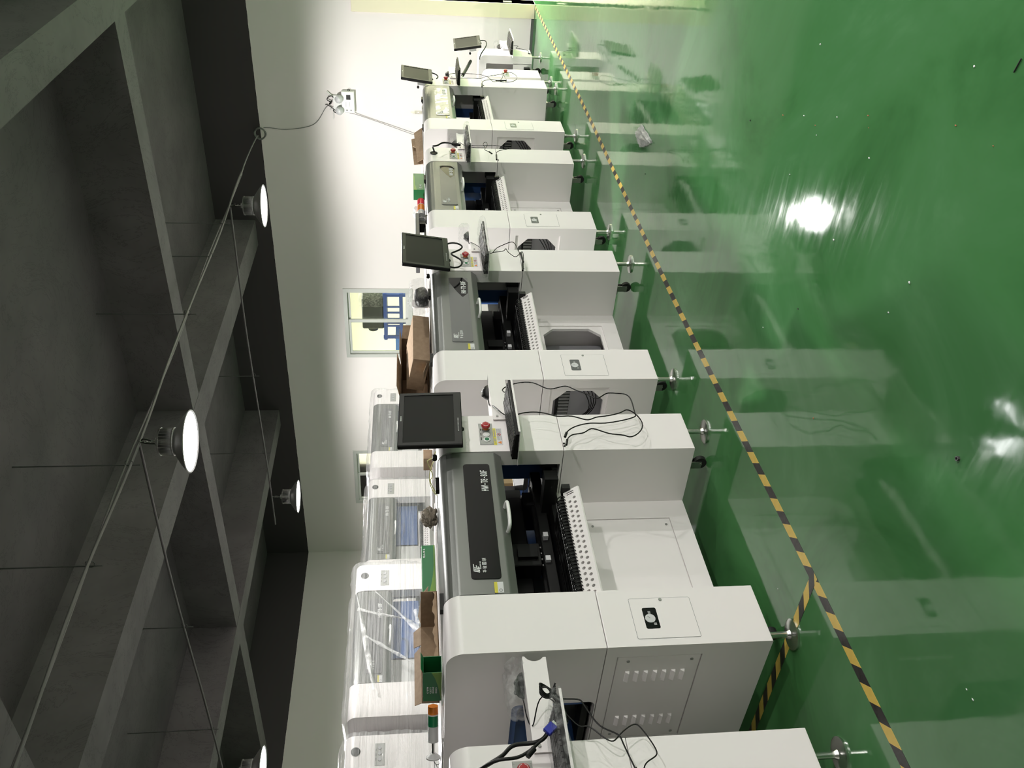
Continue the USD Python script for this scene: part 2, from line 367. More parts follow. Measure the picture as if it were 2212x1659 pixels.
# ------------------------------------------------------------------ hanging lamps, conduit, rods
def lamp(x, y, label, group=None, zface=3.25):
    t = thing('high_bay_lamp', label, 'lamp', (x, y, zface), 0, group)
    prof = [(0.231, -0.004), (0.238, 0.0), (0.232, 0.006), (0.19, 0.045), (0.13, 0.085), (0.098, 0.105), (0.098, 0.112), (0.092, 0.112), (0.092, 0.098), (0.126, 0.078), (0.185, 0.04), (0.226, 0.001), (0.231, -0.004)]
    obj('reflector', lathe(prof, 48), M_lampbody, t, smooth=40)
    obj('diffuser', lathe([(0, 0.004), (0.222, 0.004), (0.224, 0.007), (0, 0.007)], 48), lampface, t, smooth=40)
    fins = [cyl((0, 0, 0.112), (0, 0, 0.225), 0.052, 24)]
    for k in range(24):
        f = bx(0.05, 0.104, -0.0025, 0.0025, 0.112, 0.218); f.apply_transform(trimesh.transformations.rotation_matrix(k * PI / 12, [0, 0, 1])); fins.append(f)
    for z in (0.118, 0.214): fins.append(lathe([(0.096, z - 0.005), (0.106, z - 0.005), (0.106, z + 0.005), (0.096, z + 0.005), (0.096, z - 0.005)], 36))
    obj('heat_sink', fins, chrome, t, smooth=30)
    obj('cap', cyl((0, 0, 0.224), (0, 0, 0.25), 0.03, 16), steel, t)
    ch = []
    for k in range(6):
        a = k * PI / 2; c = np.array([0, 0, 0.262 + k * 0.02]); u = np.array([math.cos(a), math.sin(a), 0]) * 0.007
        ch.append(tube([c + u, c + [0, 0, 0.012], c - u, c - [0, 0, 0.012], c + u], 0.0022, 5, 4))
    obj('chain', ch, chrome, t)
    obj('cord', [tube([(0.01, 0.01, 0.245), (0.035, 0.02, 0.29), (0.01, -0.02, 0.33), (0.03, 0.02, 0.36)], 0.006, 6), tube([(0, 0.02, 0.25), (-0.03, -0.01, 0.30), (0.015, 0.015, 0.365)], 0.005, 6)], black, t)
    L = UsdLux.SphereLight.Define(stage, str(t.GetPath()) + '/bulb')
    L.AddTranslateOp().Set(Gf.Vec3d(0, 0, -0.03)); L.CreateRadiusAttr(0.06); L.CreateIntensityAttr(LAMP_POWER); L.CreateColorAttr(Gf.Vec3f(1.0, 0.985, 0.945))
    sh = UsdLux.ShapingAPI.Apply(L.GetPrim()); sh.CreateShapingConeAngleAttr(88.0); sh.CreateShapingConeSoftnessAttr(0.30)
    return t
M_lampbody = M('lamp_skirt', (0.34, 0.33, 0.33), 0.4, 0.4)
OFF = 'high-bay lamps outside the picture'
LAMPS = [(5.08, 4.27, 'largest lit high-bay lamp in view, hanging from the long conduit', None),
         (9.15, 4.265, 'lit high-bay lamp hanging nearest the wall with the emergency light', None),
         (9.15, 8.75, 'small lit high-bay lamp farthest back, beside the far room corner', None),
         (5.2, 9.0, 'lit high-bay lamp cut off by the bottom edge of the photo', None)]
for (x, y) in ((2.0, -2.2), (6.3, -2.2), (10.4, -2.2), (-2.3, -6.4), (2.0, -6.4), (6.3, -6.4), (10.4, -6.4)):
    LAMPS.append((x, y, 'high-bay lamp of the same grid, hanging outside the photograph', OFF))
for q in LAMPS: lamp(*q)

conduit = M('galvanised_conduit', (0.17, 0.155, 0.16), 0.45, 0.3)
ZC = 3.63
c = obj('lamp_conduit', [tube([(x, 4.275 + 0.008 * math.sin(x * 3), ZC + 0.012 * math.sin(x * 2.1)) for x in np.linspace(-5.8, 10.1, 40)], 0.011, 8, 3),
                         tube([(x, 4.300 + 0.008 * math.sin(x * 2.3), ZC + 0.02 + 0.012 * math.sin(x * 1.7)) for x in np.linspace(-5.8, 10.1, 40)], 0.007, 6, 3)], conduit, smooth=60)
tag(c, 'long galvanised lamp conduit with a grey wire strapped along it, under the ceiling', 'conduit')
for (x, lab) in ((5.08, 'thin conduit branching from the largest lamp toward the left lamp'), (9.15, 'thin conduit branching from the lamp nearest the right wall toward the small far lamp'), (0.9, 'thin conduit branch outside the picture at the left')):
    c = obj('branch_conduit', tube([(x + 0.006 * math.sin(y * 2), y, ZC + 0.012 * math.sin(y * 1.3)) for y in np.linspace(4.29, 9.3, 14)], 0.011, 8, 3), conduit, smooth=60)
    tag(c, lab, 'conduit')
k = 0
RODS = [(4.85, 4.27, 'beside the largest lamp'), (3.9, 4.27, 'on the long conduit, between the largest lamp and the left edge'), (2.2, 4.27, 'nearest the left edge of the picture on the long conduit'), (6.9, 4.27, 'on the long conduit where it crosses the beam'),
        (8.75, 4.27, 'on the long conduit near the lamp by the right wall'), (5.08, 6.4, 'on the left branch nearest the crossing beam'), (5.08, 8.0, 'on the left branch near the left lamp'), (9.15, 6.6, 'on the right branch past the beam'), (9.15, 7.9, 'on the right branch near the small far lamp'), (8.0, 4.27, 'short one on the long conduit ahead of the right lamp')]
rodm = M('rod_dark', (0.11, 0.11, 0.11), 0.5, 0.5)
for (x, y, w) in RODS:
    over = 7.25 < x < 7.58 or 5.68 < y < 6.12
    t = thing('hanger_rod', f'thin steel hanger rod {w}', 'hanger rod', (x, y, 3.56))
    obj('rod', cyl((0, 0.022, 0), (0, 0.022, (ZB if over else ZS) - 3.56), 0.005, 6), rodm, t)
    obj('clip', tube([(0, -0.02, 0.06), (0, 0, 0.045), (0, 0.03, 0.06), (0, 0.03, 0.09), (0, 0, 0.10), (0, -0.02, 0.09)], 0.003, 5, 3), rodm, t)

# wire coil, emergency light and its wires
coil = [tube([(XA - 0.06 - 0.004 * j, 4.38 + (0.07 + 0.006 * (j % 3)) * math.cos(a), 3.645 + (0.062 + 0.007 * (j % 4)) * math.sin(a)) for a in np.linspace(0, 2 * PI, 15)], 0.0045, 6, 3) for j in range(7)]
coil.append(tube([(10.0, 4.28, 3.63), (10.7, 4.30, 3.655), (11.5, 4.36, 3.66), (XA - 0.06, 4.43, 3.68)], 0.008, 6))
c = obj('wire_coil', coil, wirem, smooth=60); tag(c, 'coil of grey wire hanging at the paint line between conduit end and right wall', 'wire coil')
c = obj('supply_wire', tube([(XA - 0.02, 4.315, 3.60), (XA - 0.012, 4.325, 3.45), (XA - 0.012, 4.335, 3.34), (XA - 0.012, 4.31, 3.10), (XA - 0.012, 4.25, 2.92), (XA - 0.012, 4.15, 2.83), (XA - 0.012, 4.05, 2.77), (XA - 0.02, 3.99, 2.72)], 0.005, 6), wirem, smooth=60)
tag(c, 'grey supply wire sagging on the white wall from the coil to the emergency light', 'wire')
c = obj('loose_wire', [tube([(XA - 0.03, 4.06, 2.52), (XA - 0.012, 4.09, 2.40), (XA - 0.012, 4.115, 2.31), (XA - 0.012, 4.21, 2.02), (XA - 0.012, 4.35, 1.62), (XA - 0.012, 4.42, 1.4)], 0.0022, 6),
                       tube([(XA - 0.03, 4.05, 2.50), (XA - 0.012, 4.07, 2.38), (XA - 0.012, 4.10, 2.30), (XA - 0.012, 4.19, 2.03), (XA - 0.012, 4.33, 1.60), (XA - 0.012, 4.40, 1.4)], 0.0022, 6)], wirem, smooth=60)
tag(c, 'pair of grey wires running down the wall from the emergency light to behind the machines', 'wire')
t = thing('emergency_light', 'white twin-spot emergency light box on the wall under the wire coil', 'emergency light', (XA, 3.935, 2.36))
obj('box', cbx(-0.07, 0, -0.155, 0.13, 0.0, 0.17, 0.006), white2, t); obj('bracket_plate', cbx(-0.035, 0, -0.09, 0.12, 0.165, 0.285, 0.004), white2, t)
obj('display_window', bx(-0.0715, -0.069, -0.115, -0.05, 0.05, 0.105), black, t)
obj('switch', bx(-0.0725, -0.069, 0.082, 0.102, 0.04, 0.058), print_grey, t); obj('switch', bx(-0.0725, -0.069, 0.082, 0.102, 0.09, 0.115), print_grey, t)
obj('printed_line', [bx(-0.0712, -0.0695, -0.02, 0.05, 0.06, 0.063), bx(-0.0712, -0.0695, -0.02, 0.05, 0.11, 0.113)], print_grey, t)
for y in (-0.062, 0.095):
    s = obj('spot_head', [lathe([(0.0, 0.0), (0.048, 0.0), (0.055, 0.03), (0.045, 0.06), (0.02, 0.075), (0, 0.075)], 28).apply_transform(trimesh.transformations.translation_matrix([-0.075, y, 0.185]) @ trimesh.transformations.rotation_matrix(-0.9, [0, 1, 0]))], label_white, t, smooth=40)
    obj('lens', blob((-0.10, y, 0.20), (0.03, 0.042, 0.042), 0, 1, 2), M(f'lens_clear_{int(y > 0)}', (0.85, 0.85, 0.83), 0.1), s, smooth=True)
obj('cord_bundle', [tube([(-0.03, -0.06, 0.28), (-0.05, -0.08, 0.33), (-0.04, -0.03, 0.36), (-0.05, 0.0, 0.31), (-0.03, 0.03, 0.33), (-0.04, -0.02, 0.30)], 0.006, 6), tube([(-0.03, 0.1, 0.28), (-0.05, 0.13, 0.27), (-0.05, 0.15, 0.22), (-0.03, 0.08, 0.30), (-0.03, 0.04, 0.39)], 0.006, 6)], black, t)
obj('mounting_tab', [cyl((-0.02, -0.06, 0.28), (-0.03, -0.14, 0.36), 0.008, 8), cyl((-0.02, 0.09, 0.285), (-0.02, 0.23, 0.295), 0.006, 8), cyl((-0.02, 0.07, 0.28), (-0.03, 0.11, 0.33), 0.008, 8)], white2, t)
obj('hook', tube([(-0.03, -0.155, 0.07), (-0.03, -0.175, 0.06), (-0.03, -0.175, 0.08), (-0.03, -0.16, 0.085)], 0.004, 5), black, t)

# things in the room behind window 1
t = thing('shelf_rack', 'blue steel rack seen through the sliding window', 'rack', (13.2, 7.75, 0))
for (x, y) in ((0, 0.05), (0, 0.93), (0.5, 0.05), (0.5, 0.93)): obj('post', bx(x, x + 0.05, y, y + 0.05, 0, 2.13), rackblue, t)
for z in (0.5, 1.25, 1.78, 2.06): obj('shelf', bx(-0.01, 0.56, 0.03, 1.0, z, z + 0.06), rackblue, t)
for y in (0.30, 0.42, 0.55, 0.70): obj('divider', bx(0, 0.03, y, y + 0.025, 1.84, 2.06), rackblue, t)
t = thing('black_bin', 'dark wrapped machine on top of the blue rack behind the window', 'machine', (13.2, 7.9, 2.12))
obj('body', cbx(0.0, 0.5, 0.0, 0.62, 0.0, 0.38, 0.02), darkgreen, t); obj('motor', cyl((0.2, 0.62, 0.2), (0.2, 0.74, 0.2), 0.09, 20), darkgreen, t)
obj('plastic_cover', rounded_shell((-0.02, -0.1, 0.0), (0.5, 0.14, 0.42), 0.03, 3, 0.02, 5), bagfilm, t, smooth=True)
t = thing('blue_trolley', 'blue trolley frame beside the rack behind the window', 'trolley', (13.3, 8.8, 0))
obj('frame', [bx(0, 0.4, 0, 0.03, 0, 1.85), bx(0, 0.4, 0.5, 0.53, 0, 1.85), bx(0, 0.4, 0, 0.53, 1.80, 1.85), bx(0, 0.4, 0, 0.53, 0.6, 0.65)], rackblue, t); obj('tray', bx(0, 0.42, -0.02, 0.3, 1.85, 1.92), M('sky_blue', (0.05, 0.2, 0.6), 0.4), t)

# ------------------------------------------------------------------ placement machines
CW, D, ZJ, ZT, ZF = 0.292, 1.34, 0.83, 1.48, 0.13
def screw(t, x, y, z, nrm='y', r=0.006):
    p = {'y': ((x, y, z), (x, y - 0.003, z)), 'x': ((x, y, z), (x - 0.003, y, z))}[nrm]
    obj('screw', cyl(p[0], p[1], r, 10), steel, t)

GLYPHS = {  # rough stroke drawings of the four characters under the emblem
    0: [(0, .8, .25, 1), (.25, 1, .25, .55), (.45, 1, .45, .6), (.45, .8, .75, .95), (.45, .6, .8, .6), (0, .38, .85, .38), (.42, .5, .42, 0)],
    1: [(.1, 1, 0, .55), (0, .55, .25, .6), (.25, .6, 0, .25), (0, .1, .28, .15), (.45, 1, .35, .6), (.4, .8, .4, 0), (.4, .8, .85, .8), (.4, .55, .8, .55), (.4, .3, .8, .3), (.4, .03, .88, .03), (.6, .8, .6, 0)],
    2: [(0, 0, 0, 1), (0, 1, .85, 1), (.85, 1, .85, 0), (0, 0, .85, 0), (.2, .75, .65, .75), (.2, .5, .65, .5), (.15, .22, .7, .22), (.42, .75, .42, .22)],
    3: [(.25, 1, 0, .6), (.25, 1, .5, .65), (.1, .5, .1, 0), (.1, .5, .4, .5), (.4, .5, .4, .25), (.1, .02, .5, .02), (.62, .85, .62, .3), (.82, 1, .82, 0)]}

def shift(z): return [0, 0, z]
def machine(label, x0, y0, rz=0.0, W=1.508, low=True, front='panel', side='louver', hood=True, tray=True, film_=False, window_mat=None, estop_side='R', grommet=False, bl=0.365, detail=2, z0=0.0, feet=True, lid=True, name='pick_and_place_machine'):
    dz = 0.0 if low else ZF - ZJ
    t = thing(name, label, 'machine', (x0, y0, z0), rz)
    R0, R1 = CW, W - CW
    gname = window_mat or darkglass
    # lower cabinet
    if low:
        lc = man(prism_x(rrect(0, D, ZF, ZJ - 0.002, 0.004, 2), 0, W))
        lc -= mbx(R0, R1, -1, 0.38, 0, 2)
        lc -= mbx(0.03, R0 - 0.02, 0.03, D - 0.04, ZF + 0.03, ZJ - 0.03)
        lc -= mbx(R0 + 0.02, R1 - 0.02, 0.41, D - 0.04, ZF + 0.03, ZJ - 0.03)
        lc -= mbx(-0.1, 0.010, 0.067, 0.66, 0.42, 0.78)
        lc -= mbx(W - 0.010, W + 1, 0.067, 0.66, 0.42, 0.78)
        lc -= mbx(0.42, W - 0.42, -1, 0.39, 0.235, 0.70)
        if side == 'open':
            lc -= man(prism_x(octa(0.10, 0.63, 0.445, 0.755, 0.075), -0.1, 0.1))
        if front == 'open':
            lc -= man(prism_y(octa(0.445, W - 0.445, 0.26, 0.675, 0.075), 0.3, 0.46))
        obj('lower_cabinet', lc, white, t)
        if side == 'louver':
            sp = obj('louver_panel', cbx(0.001, 0.009, 0.071, 0.656, 0.424, 0.776, 0.002), white, t)
            for cy in (0.199, 0.522):
                for i in range(7):
                    z = 0.487 + i * 0.0395
                    lv = m3.Manifold.hull_points(np.array([(0.001, cy - 0.033, z - 0.009), (0.001, cy + 0.033, z - 0.009), (0.001, cy - 0.033, z + 0.009), (0.001, cy + 0.033, z + 0.009),
                                                           (-0.011, cy - 0.029, z - 0.006), (-0.011, cy + 0.029, z - 0.006), (-0.003, cy - 0.031, z + 0.008), (-0.003, cy + 0.031, z + 0.008)]))
                    obj('louver', lv, white, sp)
            for (y, z) in ((0.098, 0.73), (0.098, 0.46), (0.625, 0.46), (0.625, 0.74)): screw(sp, 0.001, y, z, 'x', 0.007)
        elif side == 'open':
            obj('inner_plate', bx(0.20, 0.205, 0.06, 1.1, 0.2, 0.79), innergrey, t, label='grey inner plate seen through the open side')
            tb = [bx(0.16, 0.20, 0.18, 0.24, 0.50, 0.76)]
            obj('terminal_block', bx(0.165, 0.20, 0.16, 0.62, 0.62, 0.70), black, t)
            obj('terminal_row', [bx(0.150, 0.166, 0.17 + 0.026 * i, 0.185 + 0.026 * i, 0.625, 0.69) for i in range(17)], print_grey, t)
            obj('wire_harness', [tube([(0.17, 0.15, 0.50 + 0.03 * i), (0.12, 0.3 + 0.02 * i, 0.46 + 0.015 * i), (0.15, 0.45, 0.52 + 0.02 * i), (0.17, 0.58, 0.63)], 0.003, 5) for i in range(4)], black, t)
        if front == 'panel':
            fp = obj('front_panel', cbx(0.424, W - 0.424, 0.381, 0.389, 0.239, 0.696, 0.002), white, t)
            for x in (0.47, W - 0.47):
                for z in (0.265, 0.665): screw(fp, x, 0.381, z, 'y', 0.007)
        else:
            obj('inner_plate', bx(R0 + 0.05, R1 - 0.05, 0.62, 0.625, 0.2, 0.78), innergrey, t, label='dark grey plate behind the open front')
    # upper housing
    arc = [(0.075 - 0.075 * math.cos(a), ZT - 0.075 + 0.075 * math.sin(a)) for a in np.linspace(0, PI / 2, 12)]
    prof = Polygon([(0, ZJ + 0.002)] + arc + [(D - 0.02, ZT), (D, ZT - 0.02), (D, ZJ + 0.002)])
    uh = man(prism_x(prof, 0, W))
    uh -= mbx(R0, R1, -1, 0.56, 0.5, 3)
    uh -= mbx(0.025, W - 0.025, 0.095, D - 0.025, ZJ + 0.012, ZT - 0.09)
    uh -= man(prism_x(rrect(0.37, 1.02, ZJ + 0.006, 1.195, 0.03), -1, W + 1))
    uh -= mbx(0.40, W - 0.36, D - 0.1, D + 1, 0.88, 1.12)
    uh += mbx(R0, R1, 0.30, D - 0.03, ZJ + 0.002, ZJ + 0.012)
    uh = uh.translate(shift(dz))
    obj('upper_housing', uh, white, t, smooth=25)
    obj('top_ledge', cbx(0.02, W - 0.02, 0.62, 1.30, ZT + dz, ZT + dz + 0.006, 0.002), white, t)
    # blue guards at the board passages
    for (xa, xb) in ((0.030, 0.036), (W - 0.036, W - 0.030)):
        g = man(prism_x(rrect(0.33, 1.06, ZJ + 0.014, 1.23, 0.01), xa, xb)) - man(prism_x(rrect(0.43, 0.98, ZJ + 0.02, 1.165, 0.035), xa - 1, xb + 1))
        obj('passage_guard', g.translate(shift(dz)), blue, t)
    # interior
    bc = mbx(0.045, W - 0.045, 0.74, 0.752, ZJ + 0.02, ZT - 0.10) - mbx(0.42, 1.02, 0.7, 0.8, 0.7, 1.09)
    obj('blue_cover', bc.translate(shift(dz)), blue, t, label='blue inner cover behind the gantry')
    obj('machine_bed', bx(0.03, W - 0.03, 0.30, D - 0.04, ZJ + 0.013 + dz, ZJ + 0.05 + dz), blackmetal, t)
    obj('gantry_beam', cbx(0.05, W - 0.05, 0.50, 0.60, 1.00 + dz, 1.10 + dz, 0.006), blackmetal, t)
    for x in (0.10, W - 0.22):
        obj('gantry_column', bx(x, x + 0.10, 0.46, 0.66, ZJ + 0.05 + dz, 1.0 + dz), blackmetal, t)
    for y in (0.36, 0.47):
        obj('conveyor_rail', cbx(0.06, W - 0.06, y, y + 0.035, 0.90 + dz, 0.955 + dz, 0.003), blackmetal, t)
    hd = obj('placement_head', [cbx(0.80, 0.95, 0.40, 0.50, 0.96 + dz, 1.12 + dz, 0.004), bx(0.84, 0.91, 0.38, 0.40, 0.98 + dz, 1.08 + dz)], blackmetal, t)
    for i in range(4): obj('nozzle', cyl((0.815 + 0.04 * i, 0.42, 0.90 + dz), (0.815 + 0.04 * i, 0.42, 0.97 + dz), 0.006, 8), steel, hd)
    if detail > 1:
        obj('rail_block', [bx(0.93, 0.96, 0.33, 0.36, 0.92 + dz, 0.945 + dz), bx(0.78, 0.81, 0.34, 0.36, 0.925 + dz, 0.95 + dz), bx(0.5, 0.512, 0.355, 0.36, 0.91 + dz, 0.97 + dz)], label_white, t)
    obj('guide_post', cyl((W - 0.20, 0.16, ZJ + 0.01 + dz), (W - 0.20, 0.16, 0.93 + dz), 0.03, 14), blackmetal, t)
    obj('side_bracket', bx(R1 - 0.09, R1 - 0.02, 0.12, 0.44, 0.86 + dz, 0.93 + dz), blackmetal, t)
    if hood and detail > 0:
        # feeder bank: sloped perforated rail, black base, feeders and their cable loops
        X1 = W - 0.548
        rail = man(prism_x(Polygon([(0.010, 0.800), (0.056, 0.868), (0.066, 0.866), (0.070, 0.855), (0.024, 0.788), (0.013, 0.792)]), R0 + 0.004, X1))
        nrm = np.array([0, -0.828, 0.56])
        holes = []
        n = 20
        for i in range(n):
            for row in (0, 1):
                x = R0 + 0.02 + 0.0325 * i + 0.016 * row
                if x > X1 - 0.055: continue
                c_ = np.array([x, 0.0, 0.0]) + (np.array([0, 0.026, 0.8235]) if row == 0 else np.array([0, 0.041, 0.846]))
                holes.append(man(cyl(c_ + nrm * 0.01, c_ - nrm * 0.03, 0.0085, 10)))
        rail -= m3.Manifold.batch_boolean(holes, m3.OpType.Add)
        fr = obj('feeder_rail', rail, white, t)
        obj('rail_hole_liner', prism_x(Polygon([(0.030, 0.800), (0.064, 0.852), (0.068, 0.852), (0.036, 0.800)]), R0 + 0.01, X1 - 0.03), black, fr)
        obj('slot_mark', [cyl((X1 - 0.03 + 0.012 * k, 0.0235, 0.822), (X1 - 0.03 + 0.012 * k, 0.045, 0.853), 0.0016, 6) for k in (0, 1)], black, fr)
        obj('feeder_base', [cbx(R0 + 0.004, X1 + 0.06, 0.074, 0.30, ZJ + 0.004, 0.862, 0.002), bx(X1 - 0.005, X1 + 0.025, 0.02, 0.075, 0.835, 0.875)], blackmetal, t)
        tips, nF = [], 30
        for i in range(nF):
            x = R0 + 0.02 + (X1 - R0 - 0.07) * i / (nF - 1)
            obj('feeder', bx(x - 0.0075, x + 0.0075, 0.072, 0.285, 0.862, 0.893 + 0.002 * (i % 3)), blackmetal, t)
            tips.append(bx(x - 0.005, x + 0.005, 0.080, 0.094, 0.893, 0.904))
            obj('feeder_cable', tube([(x, 0.09, 0.88), (x, 0.062, 0.905), (x + 0.006, 0.040, 0.888), (x + 0.014, 0.052, 0.864), (x + 0.016, 0.075, 0.868)], 0.0028, 5, 3), black, t)
        obj('feeder_tip', tips, label_white, t, kind='stuff')
    if hood:
        HX0, HX1 = R0 + 0.004, R1 - 0.008
        pts = [(0.030, 1.158), (0.006, 1.188), (0.002, 1.20), (0.000, 1.405), (0.006, 1.418), (0.012, 1.440)] + [(0.012 + 0.05 - 0.05 * math.cos(a), 1.430 + 0.046 * math.sin(a)) for a in np.linspace(0.25, PI / 2, 9)] + [(0.555, 1.477), (0.555, 1.25)]
        h = man(prism_x(Polygon(pts), HX0, HX1))
        h -= man(prism_y(Polygon([(HX1 - 0.035, 1.0), (HX1 + 0.1, 1.0), (HX1 + 0.1, 1.215)]), -1, 1))
        h -= man(prism_y(Polygon([(HX0 + 0.02, 1.0), (HX0 - 0.1, 1.0), (HX0 - 0.1, 1.19)]), -1, 1))
        hp = obj('hood', h.translate(shift(dz)), hoodg, t, smooth=30)
        wz = dz
        wp = man(prism_y(rrect(0.378, W - 0.390, 1.226 + dz, 1.358 + dz, 0.016), -0.003, 0.01))
        obj('hood_window', wp, gname, hp)
        if window_mat is greyfilm and not film_ and low:
            px_ = [(W - 0.395, 1.262), (W - 0.398, 1.348), (W - 0.45, 1.345), (W - 0.56, 1.30), (W - 0.62, 1.268), (W - 0.58, 1.238), (W - 0.45, 1.232)]
            obj('bare_patch', prism_y(Polygon(px_).buffer(0.006), -0.0033, 0.0), darkglass, hp, label='dark patch where the film has lifted')
        obj('model_lettering', text_y('HW-T8-80F', W - 0.588, 1.243 + dz, 0.032, 0.150, -0.0034, True), print_white, hp)
        lg = []
        for i, (a, b) in enumerate(((0, 1.0), (0.34, 1.28), (0.72, 1.6))):
            lg += strokes_y([(a, 0, a + 0.28, 1.0)], 0.415, 1.318 + dz, 0.026, 0.006, -0.0034)
        lg += strokes_y([(0.25, 1.0, 1.75, 1.0), (0.2, 0.55, 1.5, 0.55), (0.85, 0.05, 1.2, 0.3)], 0.415, 1.318 + dz, 0.026, 0.004, -0.0034)
        lg += [text_y('HUAWEI GC', 0.432, 1.3115 + dz, 0.0055, 0.045, -0.0034, True)]
        for gI in range(4):
            lg += strokes_y(GLYPHS[gI], 0.413 + 0.022 * gI, 1.288 + dz, 0.017, 0.0022, -0.0034)
        obj('maker_emblem', lg, print_white, hp)
        hb = [tube([(W / 2 - 0.09, 0.012, 1.172), (W / 2 - 0.088, -0.026, 1.166), (W / 2 - 0.06, -0.038, 1.164), (W / 2 + 0.04, -0.038, 1.164), (W / 2 + 0.066, -0.026, 1.166), (W / 2 + 0.068, 0.012, 1.172)], 0.009, 10, 5)]
        for m in hb: m.vertices[:, 2] += dz
        obj('handle', hb, white2, hp, smooth=50)
        st = obj('caution_sticker', bx(R0 + 0.008, R0 + 0.068, -0.0008, 0.006, 1.222 + dz, 1.262 + dz), label_white, hp)
        obj('sticker_band', bx(R0 + 0.008, R0 + 0.068, -0.0014, 0.004, 1.248 + dz, 1.262 + dz), yellow, hp)
        rg = cyl((R0 + 0.022, 0.001, 1.235 + dz), (R0 + 0.022, -0.0018, 1.235 + dz), 0.008, 16)
        obj('sticker_ring', man(rg) - man(cyl((R0 + 0.022, 0.01, 1.235 + dz), (R0 + 0.022, -0.01, 1.235 + dz), 0.0055, 16)), print_grey, hp)
    # control panel with emergency stop
    px = W - 0.240 if estop_side == 'R' else 0.02
    cp = obj('control_panel', cbx(px, px + 0.172, -0.003, 0.002, 1.188 + dz, 1.260 + dz, 0.001), panelgrey, t)
    ex = px + 0.122
    ez = 1.225 + dz
    def ylathe(prof, x, z, n=28):
        m = lathe(prof, n); v = m.vertices.copy(); m.vertices = np.stack([v[:, 0] + x, -v[:, 2], v[:, 1] + z], 1)
        if m.volume < 0: m.invert()
        return m
    if film_:
        for k in range(3): obj('push_button', ylathe([(0, 0), (0.015, 0), (0.013, 0.008), (0, 0.008)], px + 0.046 + 0.045 * k, ez), innergrey, cp)
    else:
     obj('stop_collar', ylathe([(0, 0), (0.021, 0), (0.021, 0.012), (0, 0.012)], ex, ez), steel, cp)
     obj('stop_neck', ylathe([(0, 0.010), (0.0175, 0.010), (0.0155, 0.022), (0, 0.022)], ex, ez), orange, cp, smooth=30)
     obj('emergency_button', ylathe([(0, 0.020), (0.017, 0.020), (0.0235, 0.027), (0.0235, 0.036), (0.019, 0.041), (0.010, 0.0415), (0.009, 0.043), (0, 0.043)], ex, ez), red, cp, smooth=30)
     obj('stop_arrow', [tube([(ex + 0.0165 * math.cos(a), -0.0415, ez + 0.0165 * math.sin(a)) for a in np.linspace(b, b + 1.6, 6)], 0.0011, 5, 2) for b in (0.3, 2.4, 4.5)], print_white, cp)
     for i, (bxx, mm) in enumerate(((px + 0.077, white2), (px + 0.038, greenb))):
        r_ = obj('button_ring', ylathe([(0.0, 0.0), (0.0185, 0.0), (0.0175, 0.007), (0.0125, 0.008), (0.012, 0.005), (0, 0.005)], bxx, ez - 0.002), white2, cp, smooth=30)
        obj('push_button', ylathe([(0, 0.004), (0.0118, 0.004), (0.0118, 0.009), (0, 0.009)], bxx, ez - 0.002), mm, cp)
    obj('button_caption', [bx(ex - 0.010, ex + 0.006, -0.0036, -0.002, 1.249 + dz, 1.2535 + dz), bx(px + 0.073, px + 0.093, -0.0036, -0.002, 1.249 + dz, 1.2535 + dz), bx(px + 0.036, px + 0.058, -0.0036, -0.002, 1.249 + dz, 1.2535 + dz)], black, cp)
    for (x, z) in ((px + 0.008, 1.194), (px + 0.164, 1.194), (px + 0.008, 1.254), (px + 0.164, 1.254)):
        obj('screw', cyl((x, -0.003, z + dz), (x, -0.0045, z + dz), 0.003, 8), steel, cp)
    if low and not film_:
        wl = obj('warning_label', bx(px - 0.002, px + 0.132, -0.0007, 0.002, 1.141, 1.187), label_white, t)
        obj('label_band', bx(px - 0.002, px + 0.132, -0.0012, 0.001, 1.172, 1.187), yellow, wl)
        obj('label_heading', [text_y('!', px + 0.012, 1.1755, 0.008, None, -0.0012, True), bx(px + 0.025, px + 0.05, -0.0018, 0, 1.177, 1.183), bx(px + 0.062, px + 0.12, -0.0018, 0, 1.177, 1.183)], print_grey, wl)
        obj('label_text', [bx(px + 0.035, px + 0.068, -0.0012, 0, 1.164 - 0.006 * k, 1.167 - 0.006 * k) for k in range(4)] + [bx(px + 0.094, px + 0.126, -0.0012, 0, 1.164 - 0.006 * k, 1.167 - 0.006 * k) for k in range(4)], print_grey, wl)
        tri = prism_y(Polygon([(px + 0.006, 1.148), (px + 0.028, 1.148), (px + 0.017, 1.166)]), -0.0014, 0)
        obj('hazard_sign', tri, orange, wl)
        ring = man(cyl((px + 0.081, 0, 1.157), (px + 0.081, -0.0014, 1.157), 0.0105, 18)) - man(cyl((px + 0.081, 0.01, 1.157), (px + 0.081, -0.01, 1.157), 0.0075, 18))
        obj('forbidden_sign', ring, red, wl); obj('forbidden_hand', [cyl((px + 0.077, -0.0005, 1.153), (px + 0.085, -0.0005, 1.161), 0.002, 6)], black, wl)
    # pressure gauge door on the left column
    if low:
        gd = man(prism_y(rrect(0.036, 0.240, 0.429, 0.694, 0.006), -0.0015, 0.003))
        gp = obj('gauge_door', gd, white, t)
        seam = man(prism_y(rrect(0.0335, 0.2425, 0.4265, 0.6965, 0.008), -0.0004, 0.003)) - man(prism_y(rrect(0.0355, 0.2405, 0.4285, 0.6945, 0.006), -0.01, 0.01))
        obj('door_seam', seam, print_grey, gp)
        obj('gauge_window', prism_y(rrect(0.083, 0.190, 0.588, 0.648, 0.008), -0.0022, 0.002), darkglass if window_mat is None else greyfilm, gp)
        obj('gauge_dial', cyl((0.135, 0.0, 0.622), (0.135, -0.0035, 0.622), 0.022, 28), label_white, gp)
